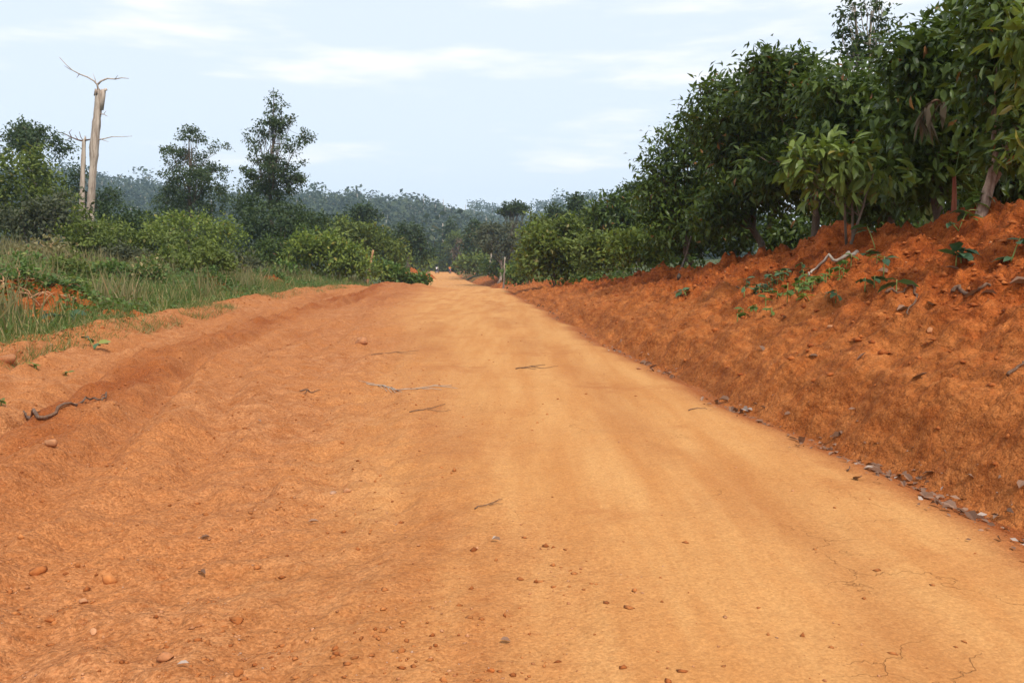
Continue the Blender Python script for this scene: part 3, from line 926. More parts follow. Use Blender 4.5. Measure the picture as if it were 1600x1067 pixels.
def banana_leaf(mb, p0, direc, length, width, droop, n=7, fold=0.15):
    """long strap leaf with a midrib"""
    t = np.linspace(0, 1, n)
    direc = np.asarray(direc, float)
    side = norm(np.cross(direc, (0, 0, 1.0)))
    mid = np.asarray(p0) + length * (t[:, None] * direc + np.stack([0 * t, 0 * t, -droop * t ** 2], 1))
    w = width * np.sin(np.clip(t * 1.06 + 0.04, 0, 1) * math.pi) ** 0.6 * 0.5
    V = np.concatenate([mid - side * w[:, None] + np.array([0, 0, 1]) * (w * fold)[:, None], mid, mid + side * w[:, None] + np.array([0, 0, 1]) * (w * fold)[:, None]])
    k = np.arange(n - 1)
    mb.add(V, (), np.concatenate([np.stack([k, k + n, k + n + 1, k + 1], 1), np.stack([k + n, k + 2 * n, k + 2 * n + 1, k + n + 1], 1)]))

def plantain(name, label, px_base, px_top, d, leaves, stem_r, stem_mat, leaf_mat, seed):
    b = at(px_base[0], px_base[1], d)
    b[2] = h1(b[0], b[1]) - 0.04
    t = at(px_top[0], px_top[1], d)
    root = empty(name, b)
    tag(root, label, 'plant')
    MB().tube(bez(b, t, (0.01, 0, 0), 7), np.linspace(stem_r, stem_r * 0.5, 7), 8).build('stem', M[stem_mat], root, b)
    for (dx, dz, ln, w, dr) in leaves:
        m = MB()
        rg = random.Random(seed + ln)
        banana_leaf(m, t - np.array([0, 0, 0.03]), norm(np.array([dx, rg.uniform(-.5, .3), dz])), ln, w, dr)
        m.build('leaf', M[leaf_mat], root, b)
    return root
plantain('plantain', 'young plantain with a red based stem on the berm beside the leaning trunk', (1489, 350), (1491, 275), 13.0,
         [(-.55, .7, .45, .09, .35), (.5, .8, .55, .10, .5), (.1, 1, .65, .09, .2), (.8, .4, .40, .08, .4), (-.8, .4, .3, .07, .3)], 0.05, 'redstem', 'cocoa_young', 5)
plantain('plantain', 'plantain with wide dark leaves among the cocoa crowns', (1455, 330), (1452, 190), 15.5,
         [(.8, .55, 1.5, .42, .55), (.3, .9, 1.5, .40, .45), (-.6, .8, 1.1, .34, .6), (.9, .1, 1.2, .36, .5)], 0.09, 'greenstem', 'cocoa', 9)
def dead_leaf_bunch():
    p = at(1468, 158, 13.3)
    o = empty('dead_plantain_leaf', p)
    tag(o, 'withered brown plantain leaf hanging in front of the cocoa crown', 'leaf')
    rg = np.random.default_rng(3)
    mb = MB()
    end = at(1440, 222, 13.3)
    path = bez(p, at(1438, 190, 13.3), (0, 0, 0.12), 6)
    mb.tube(path, np.linspace(0.02, 0.01, 6), 5)
    mb.build('midrib', M['twig'], o, p)
    m2 = MB()
    for k in range(26):
        a = path[rg.integers(0, 6)] + rg.normal(size=3) * 0.02
        banana_leaf(m2, a, norm(np.array([rg.normal() * .35, rg.normal() * .3, -.35])), rg.uniform(.16, .42), rg.uniform(.05, .10), rg.uniform(.3, .9), 5)
    m2.build('blade', M['brown'], o, p, smooth=False)
dead_leaf_bunch()

# ------------------------------------------------------------------ right verge beyond the bank
B = dict(kind='dia', clump=9, csize=0.22)
plant('bush', 'dense rounded green bush at the roadside where the bank runs out', 'bush', 41, [(865, 404, 42, 30), (843, 380, 22, 20), (896, 376, 26, 24), (886, 354, 14, 13), (868, 366, 16, 14), (834, 416, 18, 15), (900, 412, 30, 22)], None, 'olive', 'bark', 5200, 0.26, stems=3, trunk_r=.07, seed=81, **B)
plant('bush', 'ragged olive shrub joining the roadside bush to the bank top', 'bush', 38, [(930, 402, 26, 24), (948, 384, 18, 18), (918, 384, 16, 14), (960, 408, 20, 16)], None, 'olive', 'bark', 2400, 0.22, stems=3, trunk_r=.05, seed=95, **B)
cocoa('bushy cocoa tree with a pointed top behind the roadside bush', 46, [(958, 345, 40, 36), (975, 318, 20, 18), (935, 335, 25, 25), (985, 355, 30, 30)], (965, 400), 3000, 0, 82, L=0.36)
plant('bush', 'light green leafy shrub on the low end of the red bank', 'bush', 32, [(1005, 385, 42, 30), (975, 392, 30, 22), (1030, 395, 26, 22)], None, 'bright', 'bark', 2600, 0.2, stems=4, trunk_r=.04, seed=83, **B)
plant('bush', 'narrow yellow green bush beside the pale pole trunk', 'bush', 58, [(828, 385, 20, 32), (822, 410, 18, 22), (838, 362, 14, 14)], None, 'bright', 'bark', 2000, 0.28, stems=3, trunk_r=.06, seed=84, **B)
plant('bush', 'tangled scrub filling the slope behind the roadside bush', 'bush', 66, [(880, 362, 45, 24), (930, 360, 40, 26), (850, 360, 25, 20), (1000, 345, 40, 30)], None, 'olive', 'bark', 3800, 0.36, stems=4, trunk_r=.09, seed=85, **B)
T = dict(kind='dia', clump=10)
plant('umbrella_tree', 'flat topped umbrella tree with forked trunk standing on the skyline', 'tree', 125, clumps(5, 26, [(318, 790, 818), (324, 783, 824), (333, 780, 827)], 4) + [(803, 322, 16, 5)], (800, 375), 'dark', 'bark', 2600, 0.38, csize=.18, trunk_r=.35, seed=86, limbs=1, twigs=20, top_px=(802, 338), **T)
plant('forest_tree', 'dark dense round crowned tree next to the pagoda shaped tree on the skyline', 'tree', 100, [(868, 332, 14, 12), (872, 348, 24, 16), (858, 352, 16, 14)], None, 'dark', 'bark', 2200, 0.42, csize=.3, trunk_r=.25, seed=87, **T)
plant('forest_tree', 'pagoda shaped dark tree with tiered crown on the skyline', 'tree', 95, [(903, 311, 9, 5), (902, 320, 14, 6), (905, 332, 19, 8), (900, 347, 24, 12)], None, 'dark', 'bark', 2300, 0.40, csize=.3, trunk_r=.25, seed=88, **T)
plant('umbrella_tree', 'sparse flat crowned tree with a pale forked trunk beside the plantation', 'tree', 72, clumps(6, 16, [(286, 985, 1020), (292, 975, 1022), (298, 974, 1000)], 4), (998, 345), 'dark', 'palebark', 1100, 0.32, csize=.25, trunk_r=.2, seed=89, limbs=1, twigs=10, top_px=(999, 318), **T)
plant('forest_tree', 'grey green open tree behind the leaning pale trunk', 'tree', 112, [(768, 360, 18, 10), (765, 372, 24, 20), (795, 368, 22, 24), (785, 395, 26, 18)], None, 'greyg', 'palebark', 3000, 0.42, csize=.35, trunk_r=.2, seed=90, **T)
plant('forest_tree', 'dark dense tree left of the leaning pale trunk', 'tree', 150, [(745, 358, 16, 14), (738, 378, 20, 22), (752, 392, 22, 22)], None, 'dark', 'bark', 2600, 0.58, csize=.35, trunk_r=.25, seed=91, **T)
plant('conical_tree', 'dark cone shaped tree with horizontal tiers of branches', 'tree', 222, [(703, 348, 5, 4), (703, 356, 11, 3.2), (702, 365, 15, 3.4), (704, 374, 19, 3.6), (700, 384, 22, 4.2), (698, 396, 22, 7), (704, 410, 24, 10)], (703, 420), 'dark', 'bark', 3000, 0.8, csize=.45, trunk_r=.35, seed=92, top_px=(703, 352), **T)
plant('vine_tree', 'small rounded tree curtained with brown hanging vines', 'tree', 212, [(717, 371, 22, 9), (704, 384, 12, 14), (735, 384, 12, 16)], (719, 415), 'olive', 'bark', 2000, 0.7, csize=.3, trunk_r=.3, seed=93, **T)
plant('vine_curtain', 'curtain of dry brown vines hanging from the small rounded tree', 'vine', 209, [(718, 388, 8, 18), (716, 402, 9, 12), (724, 398, 6, 14)], (718, 418), 'brown', 'twig', 1500, 0.75, csize=.3, trunk_r=.15, seed=94, droop=2.5, **T)
def pole(name, label, a, b, d, r, mat, wig=0.0, cat='dead tree'):
    pb = at(a[0], a[1], d)
    pb[2] = min(pb[2], h1(pb[0], d)) - 0.1
    pt = at(b[0], b[1], d)
    o = MB().tube(bez(pb, pt, (wig, 0, 0), 9, np.random.default_rng(1), 0.04), np.linspace(r, r * .6, 9), 8).build(name, M[mat], None, pb)
    return tag(o, label, cat)
pole('dead_tree', 'bare pale leaning trunk in front of the grey green tree', (762, 402), (769, 360), 135, .17, 'palebark', .25)
pole('dead_tree', 'short straight pale pole trunk at the road edge by the narrow bush', (787, 436), (789, 402), 60, .075, 'palebark')
pole('dead_tree', 'broken orange brown snag leaning out of the thicket by the road', (572, 420), (583, 391), 60, .12, 'root')

# ------------------------------------------------------------------ thicket between the road and the hills
plant('forest_tree', 'dark tree with flat spreading layers beside the cone shaped tree', 'tree', 105, [(640, 357, 16, 6), (633, 367, 26, 6), (647, 378, 26, 7), (630, 388, 26, 8), (660, 395, 22, 10)], (643, 412), 'dark', 'bark', 3000, 0.42, csize=.3, trunk_r=.25, seed=101, **T)
plant('umbrella_tree', 'dark flat crowned tree rising above the thicket against the hill', 'tree', 110, [(566, 326, 18, 6), (556, 334, 14, 4), (578, 334, 14, 5), (566, 344, 20, 4)], (570, 380), 'dark', 'bark', 1600, 0.42, csize=.3, trunk_r=.25, seed=102, **T)
thick = [
    ('yellow green broad leaved bush at the road edge by the orange snag', 56, [(520, 402, 42, 24), (480, 398, 34, 24), (552, 408, 26, 20), (500, 385, 30, 14), (578, 421, 16, 10)], 'bright', 4600, 0.30),
    ('dark green thicket bush behind the orange snag', 72, [(590, 385, 34, 34), (560, 372, 30, 22), (612, 400, 22, 22), (540, 360, 30, 16)], 'olive', 4600, 0.32),
    ('shadowy bush under the tall open crowned tree', 62, [(430, 350, 52, 36), (400, 380, 45, 32), (470, 365, 40, 28)], 'dark', 4800, 0.30),
    ('low dark bush between the tall tree and the yellow green bush', 58, [(455, 392, 42, 26), (425, 398, 26, 22)], 'cocoa', 3000, 0.26),
    ('feathery light green bush below the twin topped tree', 54, [(300, 358, 50, 28), (340, 372, 40, 26), (265, 362, 34, 24)], 'bright', 4600, 0.22),
    ('olive bush growing beside the grassy bank edge', 44, [(210, 378, 52, 32), (165, 388, 40, 28), (250, 385, 36, 26)], 'olive', 4400, 0.22),
    ('dark green bush at the foot of the dead stump', 56, [(180, 355, 40, 24), (230, 350, 36, 20)], 'dark', 2800, 0.26),
    ('rounded olive bush standing in the tall dry grass', 40, [(130, 375, 44, 30), (155, 402, 36, 24)], 'olive', 3600, 0.20),
    ('small bushy clump by the bare red patch in the grass', 36, [(325, 402, 26, 18), (345, 412, 18, 14)], 'olive', 1500, 0.18),
    ('big yellow green vine covered bush beside the dead stump', 46, [(45, 280, 48, 44), (20, 310, 50, 45), (75, 315, 40, 45), (5, 340, 50, 34)], 'olive', 6200, 0.24),
    ('loose brownish scrub at the base of the big vine covered bush', 41, [(95, 335, 36, 28), (40, 350, 50, 22)], 'greyg', 2600, 0.24),
    ('dark distant bush below the flat crowned tree', 84, [(520, 362, 36, 18), (490, 352, 26, 16), (600, 372, 26, 14)], 'dark', 2600, 0.36),
]
for i, (lab, d, lb, lf, n, L) in enumerate(thick):
    plant('bush', lab, 'bush', d, lb, None, lf, 'bark', n, L, 'dia', 9, L * 1.0, 0.3, 0.08, 110 + i, stems=3, limbs=1, twigs=12)
plant('forest_tree', 'spreading dark tree behind the big vine covered bush', 'tree', 62, clumps(8, 26, [(190, 30, 62), (205, 4, 68), (225, 0, 100), (245, -10, 108)], 8), (50, 330), 'tall', 'bark', 3600, 0.26, csize=.3, trunk_r=.2, seed=130, limbs=1, twigs=20, **T)
plant('forest_tree', 'small dark tree showing between the two dead trunks and the hill', 'tree', 78, [(168, 305, 22, 10), (150, 325, 22, 16), (185, 318, 14, 10), (120, 270, 14, 14), (118, 300, 16, 22)], (150, 350), 'dark', 'bark', 2200, 0.30, csize=.3, trunk_r=.15, seed=131, **T)
plant('forest_tree', 'twin topped tree with tiered feathery crowns', 'tree', 70, clumps(9, 34, [(200, 285, 305), (222, 268, 330), (240, 248, 360), (262, 246, 362), (280, 250, 352)], 7.5) + [(295, 203, 12, 5), (286, 214, 14, 5), (304, 217, 16, 6), (346, 226, 14, 5), (258, 232, 12, 5), (290, 295, 42, 20), (335, 300, 26, 24), (265, 312, 26, 22), (300, 330, 50, 22)], (297, 370), 'tall', 'bark', 11500, 0.22, csize=.17, trunk_r=.24, seed=132, limbs=1, twigs=40, top_px=(295, 212), **T)
plant('forest_tree', 'tallest open crowned tree with a straight stem above the thicket', 'tree', 66, clumps(10, 58, [(148, 424, 436), (165, 412, 446), (190, 402, 460), (212, 390, 488), (235, 384, 484), (262, 382, 480), (285, 386, 472), (302, 396, 462)], 6.2) + [(430, 150, 8, 5), (424, 160, 10, 5), (437, 166, 10, 5), (428, 176, 14, 5), (418, 190, 14, 6), (442, 194, 14, 5), (430, 208, 18, 6), (430, 286, 40, 14), (402, 292, 24, 13), (456, 276, 24, 11), (440, 262, 30, 10), (410, 250, 22, 9), (425, 300, 26, 12), (385, 268, 9, 8), (380, 320, 26, 18), (440, 325, 40, 14)],
      (425, 370), 'tall', 'bark', 12500, 0.21, csize=.15, trunk_r=.22, seed=133, limbs=1, twigs=74, top_px=(428, 152), **T)
plant('fern_bush', 'low feathery green bush at the road edge beyond the dirt mound', 'bush', 58, [(622, 432, 14, 9), (605, 424, 16, 10), (640, 438, 14, 6), (661, 438, 10, 7)], None, 'weed', 'twig', 1800, 0.34, 'dia', 8, 0.2, -0.2, 0.03, 140, stems=4, limbs=1, twigs=4)
for i, (cx, cy, rx, ry, d) in enumerate(((640, 406, 30, 8, 150), (690, 414, 30, 8, 216), (745, 412, 24, 11, 142), (775, 420, 24, 12, 114), (806, 430, 18, 12, 76))):
    plant('verge_bush', ('sunlit low scrub on the far bend of the road', 'low green scrub behind the motorcycles', 'green scrub on the slope below the dark dense tree', 'green scrub in front of the leaning pale trunk', 'green scrub at the foot of the pole trunk')[i],
          'bush', d, [(cx, cy, rx, ry), (cx + rx * .5, cy + 2, rx * .6, ry * .7)], None, ('bright', 'olive', 'olive', 'weed', 'weed')[i], 'twig', 1700, 0.0042 * d, 'dia', 8, 0.004 * d, 0.1, 0.05, 150 + i, stems=3, limbs=1, twigs=3)

# ------------------------------------------------------------------ the two dead trunks
def rough_trunk(mb, pts, rad, seed, rings=34, sides=18):
    rg_ = np.random.default_rng(seed)
    pts = np.array(pts)
    t = np.linspace(0, len(pts) - 1, rings)
    c = np.stack([np.interp(t, np.arange(len(pts)), pts[:, k]) for k in range(3)], 1)
    r = np.interp(t, np.arange(len(pts)), rad)
    a = np.linspace(0, 2 * math.pi, sides, endpoint=False)
    groove = 0.10 * np.sin(3 * a + 1) + 0.08 * np.sin(5 * a + 2.2) + 0.05 * np.sin(9 * a)
    V = []
    for k in range(rings):
        rr = r[k] * (1 + groove * np.cos(k * .13) + 0.05 * rg_.normal(size=sides) + 0.05 * rg_.normal())
        z = np.zeros(sides) if k < rings - 1 else rg_.uniform(-.5, .35, sides)
        V.append(np.stack([c[k, 0] + rr * np.cos(a), c[k, 1] + rr * np.sin(a), c[k, 2] + z], 1))
    V = np.concatenate(V + [c[-1:] - np.array([[0, 0, .5]])])
    k = np.arange(sides)
    Q = np.concatenate([np.stack([i * sides + k, i * sides + (k + 1) % sides, (i + 1) * sides + (k + 1) % sides, (i + 1) * sides + k], 1) for i in range(rings - 1)])
    e = (rings - 1) * sides
    mb.add(V, np.stack([e + k, e + (k + 1) % sides, np.full(sides, len(V) - 1)], 1), Q)

def dead_stump():
    d = 72.0
    k = d / FPX
    b = at(140, 352, d)
    b[2] = h1(b[0], d) - 0.2
    root = empty('dead_tree', b)
    tag(root, 'tall bleached dead trunk with broken top and two bare limbs', 'dead tree')
    pts = [b] + [at(px, py, d) for px, py in ((141, 330), (143, 300), (146, 260), (147, 232), (150, 200), (153, 170), (155, 142))]
    rad = np.array([.60, .44, .41, .40, .52, .44, .41, .40]) * 0.72
    m = MB()
    rough_trunk(m, pts, rad, 5)
    m.tube([at(158, 172, d), at(161, 150, d), at(163, 141, d), at(167, 140, d)], [.20, .20, .14, .10], 7)
    m.tube([at(152, 146, d), at(151, 139, d)], [.16, .03], 6)
    m.tube([at(149, 150, d - .1), at(149, 139, d - .1)], [.14, .04], 6)
    m.tube([at(157, 152, d + .1), at(158, 143, d + .1)], [.12, .04], 6)
    m.build('trunk', M['stumpwood'], root, b)
    br = [[(154, 142), (152, 133), (147, 127), (137, 121), (124, 116), (113, 110), (104, 102), (93, 90)],
          [(152, 133), (158, 127), (168, 123), (180, 124), (190, 122), (201, 123)],
          [(150, 130), (148, 122), (145, 115)], [(156, 178), (162, 179), (168, 182)], [(162, 179), (166, 173)],
          [(152, 219), (163, 217), (175, 214), (190, 214), (207, 213)], [(158, 218), (170, 222)],
          [(124, 116), (120, 122)], [(113, 110), (108, 108), (100, 103)], [(180, 124), (184, 118)]]
    for i, q in enumerate(br):
        r0 = .085 if i < 2 else .055 if i in (3, 5) else .035
        dd = d + (i % 3 - 1) * .5
        MB().tube([at(px, py, d + (dd - d) * t) for t, (px, py) in zip(np.linspace(0, 1, len(q)), q)], np.linspace(r0, r0 * .3, len(q)), 6).build('branch', M['twig' if i > 6 else 'stumpwood'], root, b)
    d = 75.0
    b = at(128, 338, d)
    b[2] = h1(b[0], d) - 0.2
    root = empty('dead_tree', b)
    tag(root, 'thinner grey dead trunk with drooping bare branches beside the tall bleached trunk', 'dead tree')
    m = MB()
    rough_trunk(m, [b] + [at(px, py, d) for px, py in ((128, 320), (129, 290), (130, 250), (131, 222), (133, 216))], [.26, .22, .20, .19, .15, .09], 6, 24, 12)
    m.build('trunk', M['stumpwood'], root, b)
    for i, q in enumerate(([(131, 221), (122, 219), (112, 215), (100, 209), (84, 205)], [(131, 220), (142, 218), (152, 219)], [(112, 215), (108, 207), (112, 203)], [(122, 219), (117, 211)], [(131, 222), (126, 214), (124, 206)], [(112, 215), (104, 219)])):
        MB().tube([at(px, py, d - .1 * j) for j, (px, py) in enumerate(q)], np.linspace(.09 if i < 2 else .04, .02, len(q)), 6).build('branch', M['twig'], root, b)
dead_stump()

# ------------------------------------------------------------------ grass and weeds on the left verge
def grass():
    rng = np.random.default_rng(21)
    def field(n, lo, hi, y0, y1, seed, thr):
        y = y0 + (y1 - y0) * rng.random(n) ** 1.5
        gl = lo + (hi - lo) * rng.random(n)
        x = xgrass(y) - gl
        k = (fbm(x * 0.55, y * 0.55, 3, seed) > thr) & (x / np.maximum(y, 1) > -0.75)
        return x[k], y[k], gl[k]
    def blades(name, label, x, y, gl, per, lmin, lmax, mat, spread, lean):
        idx = np.repeat(np.arange(len(x)), per)
        px, py = x[idx] + rng.normal(size=len(idx)) * spread, y[idx] + rng.normal(size=len(idx)) * spread
        P = np.stack([px, py, height(px, py, False) - 0.03], 1)
        A = norm(np.stack([rng.normal(size=len(idx)) * lean, rng.normal(size=len(idx)) * lean, np.ones(len(idx))], 1))
        N = norm(np.cross(A, rng.normal(size=(len(idx), 3))))
        S = rng.uniform(lmin, lmax, len(idx)) * (0.6 + 0.4 * sstep(0, 2, gl[idx]))
        V, F = leaf_arrays(P, A, N, S, 'blade', 0.8)
        o = build(name, V, F, M[mat])
        tag(o, label, 'grass', kind='stuff')
    x, y, gl = field(5200, 0.15, 7.5, 9, 62, 301, 0.40)
    blades('grass', 'fresh green grass along the left edge of the dirt road', x, y, gl, 8, .25, .85, 'grass', .11, .42)
    x, y, gl = field(3600, 1.2, 16, 13, 60, 305, 0.52)
    blades('dry_grass', 'tall straw coloured grass in front of the bushes', x, y, gl, 8, .6, 1.35, 'drygrass', .16, .30)
    x, y, gl = field(2600, -0.9, 0.3, 9, 60, 313, 0.50)
    blades('edge_grass', 'sparse grass tufts creeping out over the soil at the road edge', x, y, gl + 2, 7, .10, .34, 'grass', .07, .7)
    # low broad leaved ground cover
    x, y, gl = field(9000, 0.25, 12, 9, 60, 309, 0.40)
    idx = np.repeat(np.arange(len(x)), 7)
    P = np.stack([x[idx] + rng.normal(size=len(idx)) * .16, y[idx] + rng.normal(size=len(idx)) * .16, np.zeros(len(idx))], 1)
    P[:, 2] = height(P[:, 0], P[:, 1], False) + rng.random(len(idx)) ** 1.5 * (.12 + .5 * sstep(.5, 4, gl[idx]))
    A = norm(rng.normal(size=(len(idx), 3)) * np.array([1, 1, .4]))
    N = norm(np.array([0, 0, 1.0]) + .4 * rng.normal(size=(len(idx), 3)))
    V, F = leaf_arrays(P, A, N, rng.uniform(.07, .20, len(idx)), 'dia', 1.2)
    tag(build('ground_cover', V, F, M['weed']), 'low leafy weeds covering the left verge', 'weeds', kind='stuff')
    # right: scattered seedlings and creepers below the trees
    n = 2600
    y = rng.uniform(24, 110, n)
    x = xedge(y) + np.interp(y, *_wb) * rng.uniform(0.75, 1.2, n) + rng.random(n) ** 1.5 * 7
    k = fbm(x * .6, y * .6, 3, 321) > .45 - .1 * sstep(30, 60, y)
    x, y = x[k], y[k]
    idx = np.repeat(np.arange(len(x)), 9)
    P = np.stack([x[idx] + rng.normal(size=len(idx)) * .22, y[idx] + rng.normal(size=len(idx)) * .22, np.zeros(len(idx))], 1)
    P[:, 2] = height(P[:, 0], P[:, 1], False) + rng.random(len(idx)) ** 1.3 * .55
    A = norm(rng.normal(size=(len(idx), 3)) * np.array([1, 1, .5]))
    N = norm(np.array([0, 0, 1.0]) + .5 * rng.normal(size=(len(idx), 3)))
    V, F = leaf_arrays(P, A, N, rng.uniform(.10, .26, len(idx)), 'dia', 1.1)
    tag(build('undergrowth', V, F, M['weed']), 'leafy undergrowth along the top of the right bank', 'undergrowth', kind='stuff')
grass()

# ------------------------------------------------------------------ spoil heaps with roots on the left verge
HEAPS = []
def surf(x, y):
    z = height(x, y)
    for f in HEAPS:
        z = np.maximum(z, f(x, y))
    return z

def heap(name, label, px, py, w, hgt, seed, mat='bank', deep=0.7, d=None):
    rng = np.random.default_rng(seed)
    c = ground_at(px, py) if d is None else np.array([at(px, py, d)[0], d, 0.0])
    n = 70
    u = np.linspace(-1, 1, n)
    X, Y = np.meshgrid(u, u)
    r = np.sqrt(X ** 2 + Y ** 2)
    wx, wy = c[0] + X * w, c[1] + Y * w * deep
    def zf(wx, wy):
        r = np.sqrt(((wx - c[0]) / w) ** 2 + ((wy - c[1]) / (w * deep)) ** 2) + (fbm(wx * 1.1, wy * 1.1, 3, seed + 9) - .5) * .7
        top = sstep(1.0, 0.15, r) if False else np.clip((1 - r) / .85, 0, 1) ** 1.2
        return height(wx, wy) - 0.05 + hgt * top * (0.3 + 1.3 * fbm(wx * 1.7, wy * 1.7, 4, seed, .62)) + (top > 0) * (fbm(wx * 6, wy * 6, 3, seed + 3) - .5) * .16
    Z = zf(wx, wy)
    if d is None:
        HEAPS.append(zf)
    i = np.arange((n - 1) * n).reshape(n - 1, n)[:, :-1].ravel()
    Q = np.stack([i, i + 1, i + n + 1, i + n], 1)
    o = build(name, np.stack([wx, wy, Z], -1).reshape(-1, 3), [Q], M[mat], None, True, c, dict(up=np.full(n * n, .55)))
    return tag(o, label, 'earth mound'), c
H = [heap('earth_mound', 'orange earth heap with torn roots and weeds beside the grass', 72, 492, 2.5, 0.85, 3)[1],
     heap('earth_mound', 'small orange earth heap in the green grass', 325, 458, 1.5, 0.75, 4)[1],
     heap('earth_mound', 'low orange earth heap between grass tufts by the olive bushes', 420, 446, 1.5, 0.55, 5)[1]]
heap('earth_mound', 'low red earth mound on the inside of the far bend', 640, 424, 5.0, 1.6, 6, d=140)
heap('earth_mound', 'orange cut slope beside the far road below the green scrub', 818, 432, 4.0, 1.6, 7, d=100)

def heap_weeds():
    rng = np.random.default_rng(8)
    n = 1500
    c = np.array(H)[rng.integers(0, 3, n)]
    x = c[:, 0] + rng.normal(size=n) * 1.1
    y = c[:, 1] + rng.normal(size=n) * .7
    k = (fbm(x * 1.3, y * 1.3, 2, 331) > .44) & (x < xgrass(y) - .1)
    x, y = x[k], y[k]
    idx = np.repeat(np.arange(len(x)), 9)
    P = np.stack([x[idx] + rng.normal(size=len(idx)) * .12, y[idx] + rng.normal(size=len(idx)) * .12, np.zeros(len(idx))], 1)
    P[:, 2] = surf(P[:, 0], P[:, 1]) + rng.random(len(idx)) ** 1.3 * .38
    A = norm(rng.normal(size=(len(idx), 3)) * np.array([1, 1, .5]))
    N = norm(np.array([0, 0, 1.0]) + .5 * rng.normal(size=(len(idx), 3)))
    V, F = leaf_arrays(P, A, N, rng.uniform(.06, .17, len(idx)), 'dia', 1.2)
    tag(build('heap_weeds', V, F, M['weed']), 'small leafy weeds overgrowing the orange earth heaps', 'weeds', kind='stuff')
heap_weeds()
tufts = [(30, 425, 34, 20, 'weed', 'leafy weed clump behind the orange earth heap'), (105, 425, 30, 16, 'olive', 'olive weed clump in the grass behind the lone seedling'), (170, 430, 26, 15, 'weed', 'green weed clump beside tall grass at the road edge'),
         (225, 432, 28, 18, 'grass', 'pale grassy shrub in the middle of the green verge'), (275, 412, 30, 18, 'olive', 'low olive scrub behind the small orange heap'), (380, 418, 26, 16, 'greyg', 'brownish dry scrub behind the low orange heap'),
         (405, 412, 22, 16, 'olive', 'dusty olive scrub near the yellow green bush'), (70, 398, 40, 18, 'drygrass', 'straw coloured scrub below the big vine covered bush'), (15, 455, 26, 24, 'weed', 'tall leafy weeds beside the torn roots'),
         (440, 428, 22, 10, 'weed', 'short green weeds at the road edge under the yellow green bush'), (300, 395, 36, 14, 'bright', 'bright low scrub under the feathery bush'), (190, 405, 30, 16, 'greyg', 'grey green scrub in front of the olive bush')]
for i, (cx, cy, rx, ry, mt, lab) in enumerate(tufts):
    g = ground_at(cx, cy + ry * 1.3, 60)
    plant('scrub', lab, 'shrub', g[1], [(cx, cy, rx, ry), (cx - rx * .5, cy + ry * .4, rx * .6, ry * .7), (cx + rx * .55, cy + ry * .3, rx * .6, ry * .6)], None, mt, 'twig', 1500, 0.0062 * g[1] * .9, 'dia', 7, 0.005 * g[1], -0.1, 0.02, 170 + i, stems=4, limbs=1, twigs=3)

def stick(name, label, pts_px, r, mat='twig', lift=0.012, cat='stick', forks=(), group=None):
    r = r * (.7 if name in ('twig', 'dry_branch') else 1)
    P = [ground_at(*p) for p in pts_px]
    b = P[0].copy()
    root = empty(name, b) if forks else None
    def run(q, r0):
        q = np.array(q)
        t = np.linspace(0, len(q) - 1, (len(q) - 1) * 4 + 1)
        s = np.stack([np.interp(t, np.arange(len(q)), q[:, i]) for i in range(3)], 1)
        s[:, 2] = height(s[:, 0], s[:, 1]) + r0 * 0.6 + lift * np.sin(np.linspace(0, 9, len(s))) ** 2
        s[:, :2] += np.random.default_rng(len(s)).normal(size=(len(s), 2)) * r0 * 0.35
        zk = np.convolve(np.pad(s[:, 2], 2, mode='edge'), np.ones(5) / 5, mode='valid')
        s[:, 2] = np.maximum(zk, s[:, 2])
        return MB().tube(s, np.linspace(r0, r0 * .45, len(s)), 6)
    if not forks:
        return tag(run(P, r).build(name, M[mat], None, b), label, cat, group)
    tag(root, label, cat, group)
    run(P, r).build('stem', M[mat], root, b)
    for f in forks:
        run([ground_at(*p) for p in f], r * .6).build('twig', M[mat], root, b)
    return root

rg = np.random.default_rng(77)
def roots(c, w, n, seed):
    rg = np.random.default_rng(seed)
    for i in range(n):
        a = rg.uniform(0, 6.28)
        p = c + np.array([math.cos(a) * w * rg.uniform(.1, .7), math.sin(a) * w * .5 * rg.uniform(.1, .8) - .2 * w, 0])
        q = p + np.array([rg.normal() * .5, rg.normal() * .2 - .1, 0])
        sp = surf(np.array([p[0], q[0]]), np.array([p[1], q[1]]))
        p[2] = sp[0] - .04
        q[2] = sp[1] + rg.uniform(.0, .35)
        o = MB().tube(bez(p, q, (rg.normal() * .1, 0, rg.uniform(0, .15)), 8, rg, .02), np.linspace(.028, .010, 8), 6).build('torn_root', M['root'], None, p)
        tag(o, 'torn orange brown root sticking out of the earth heap in the weeds', 'root', 'roots torn out of the earth heap')
roots(H[0], 1.5, 22, 5)

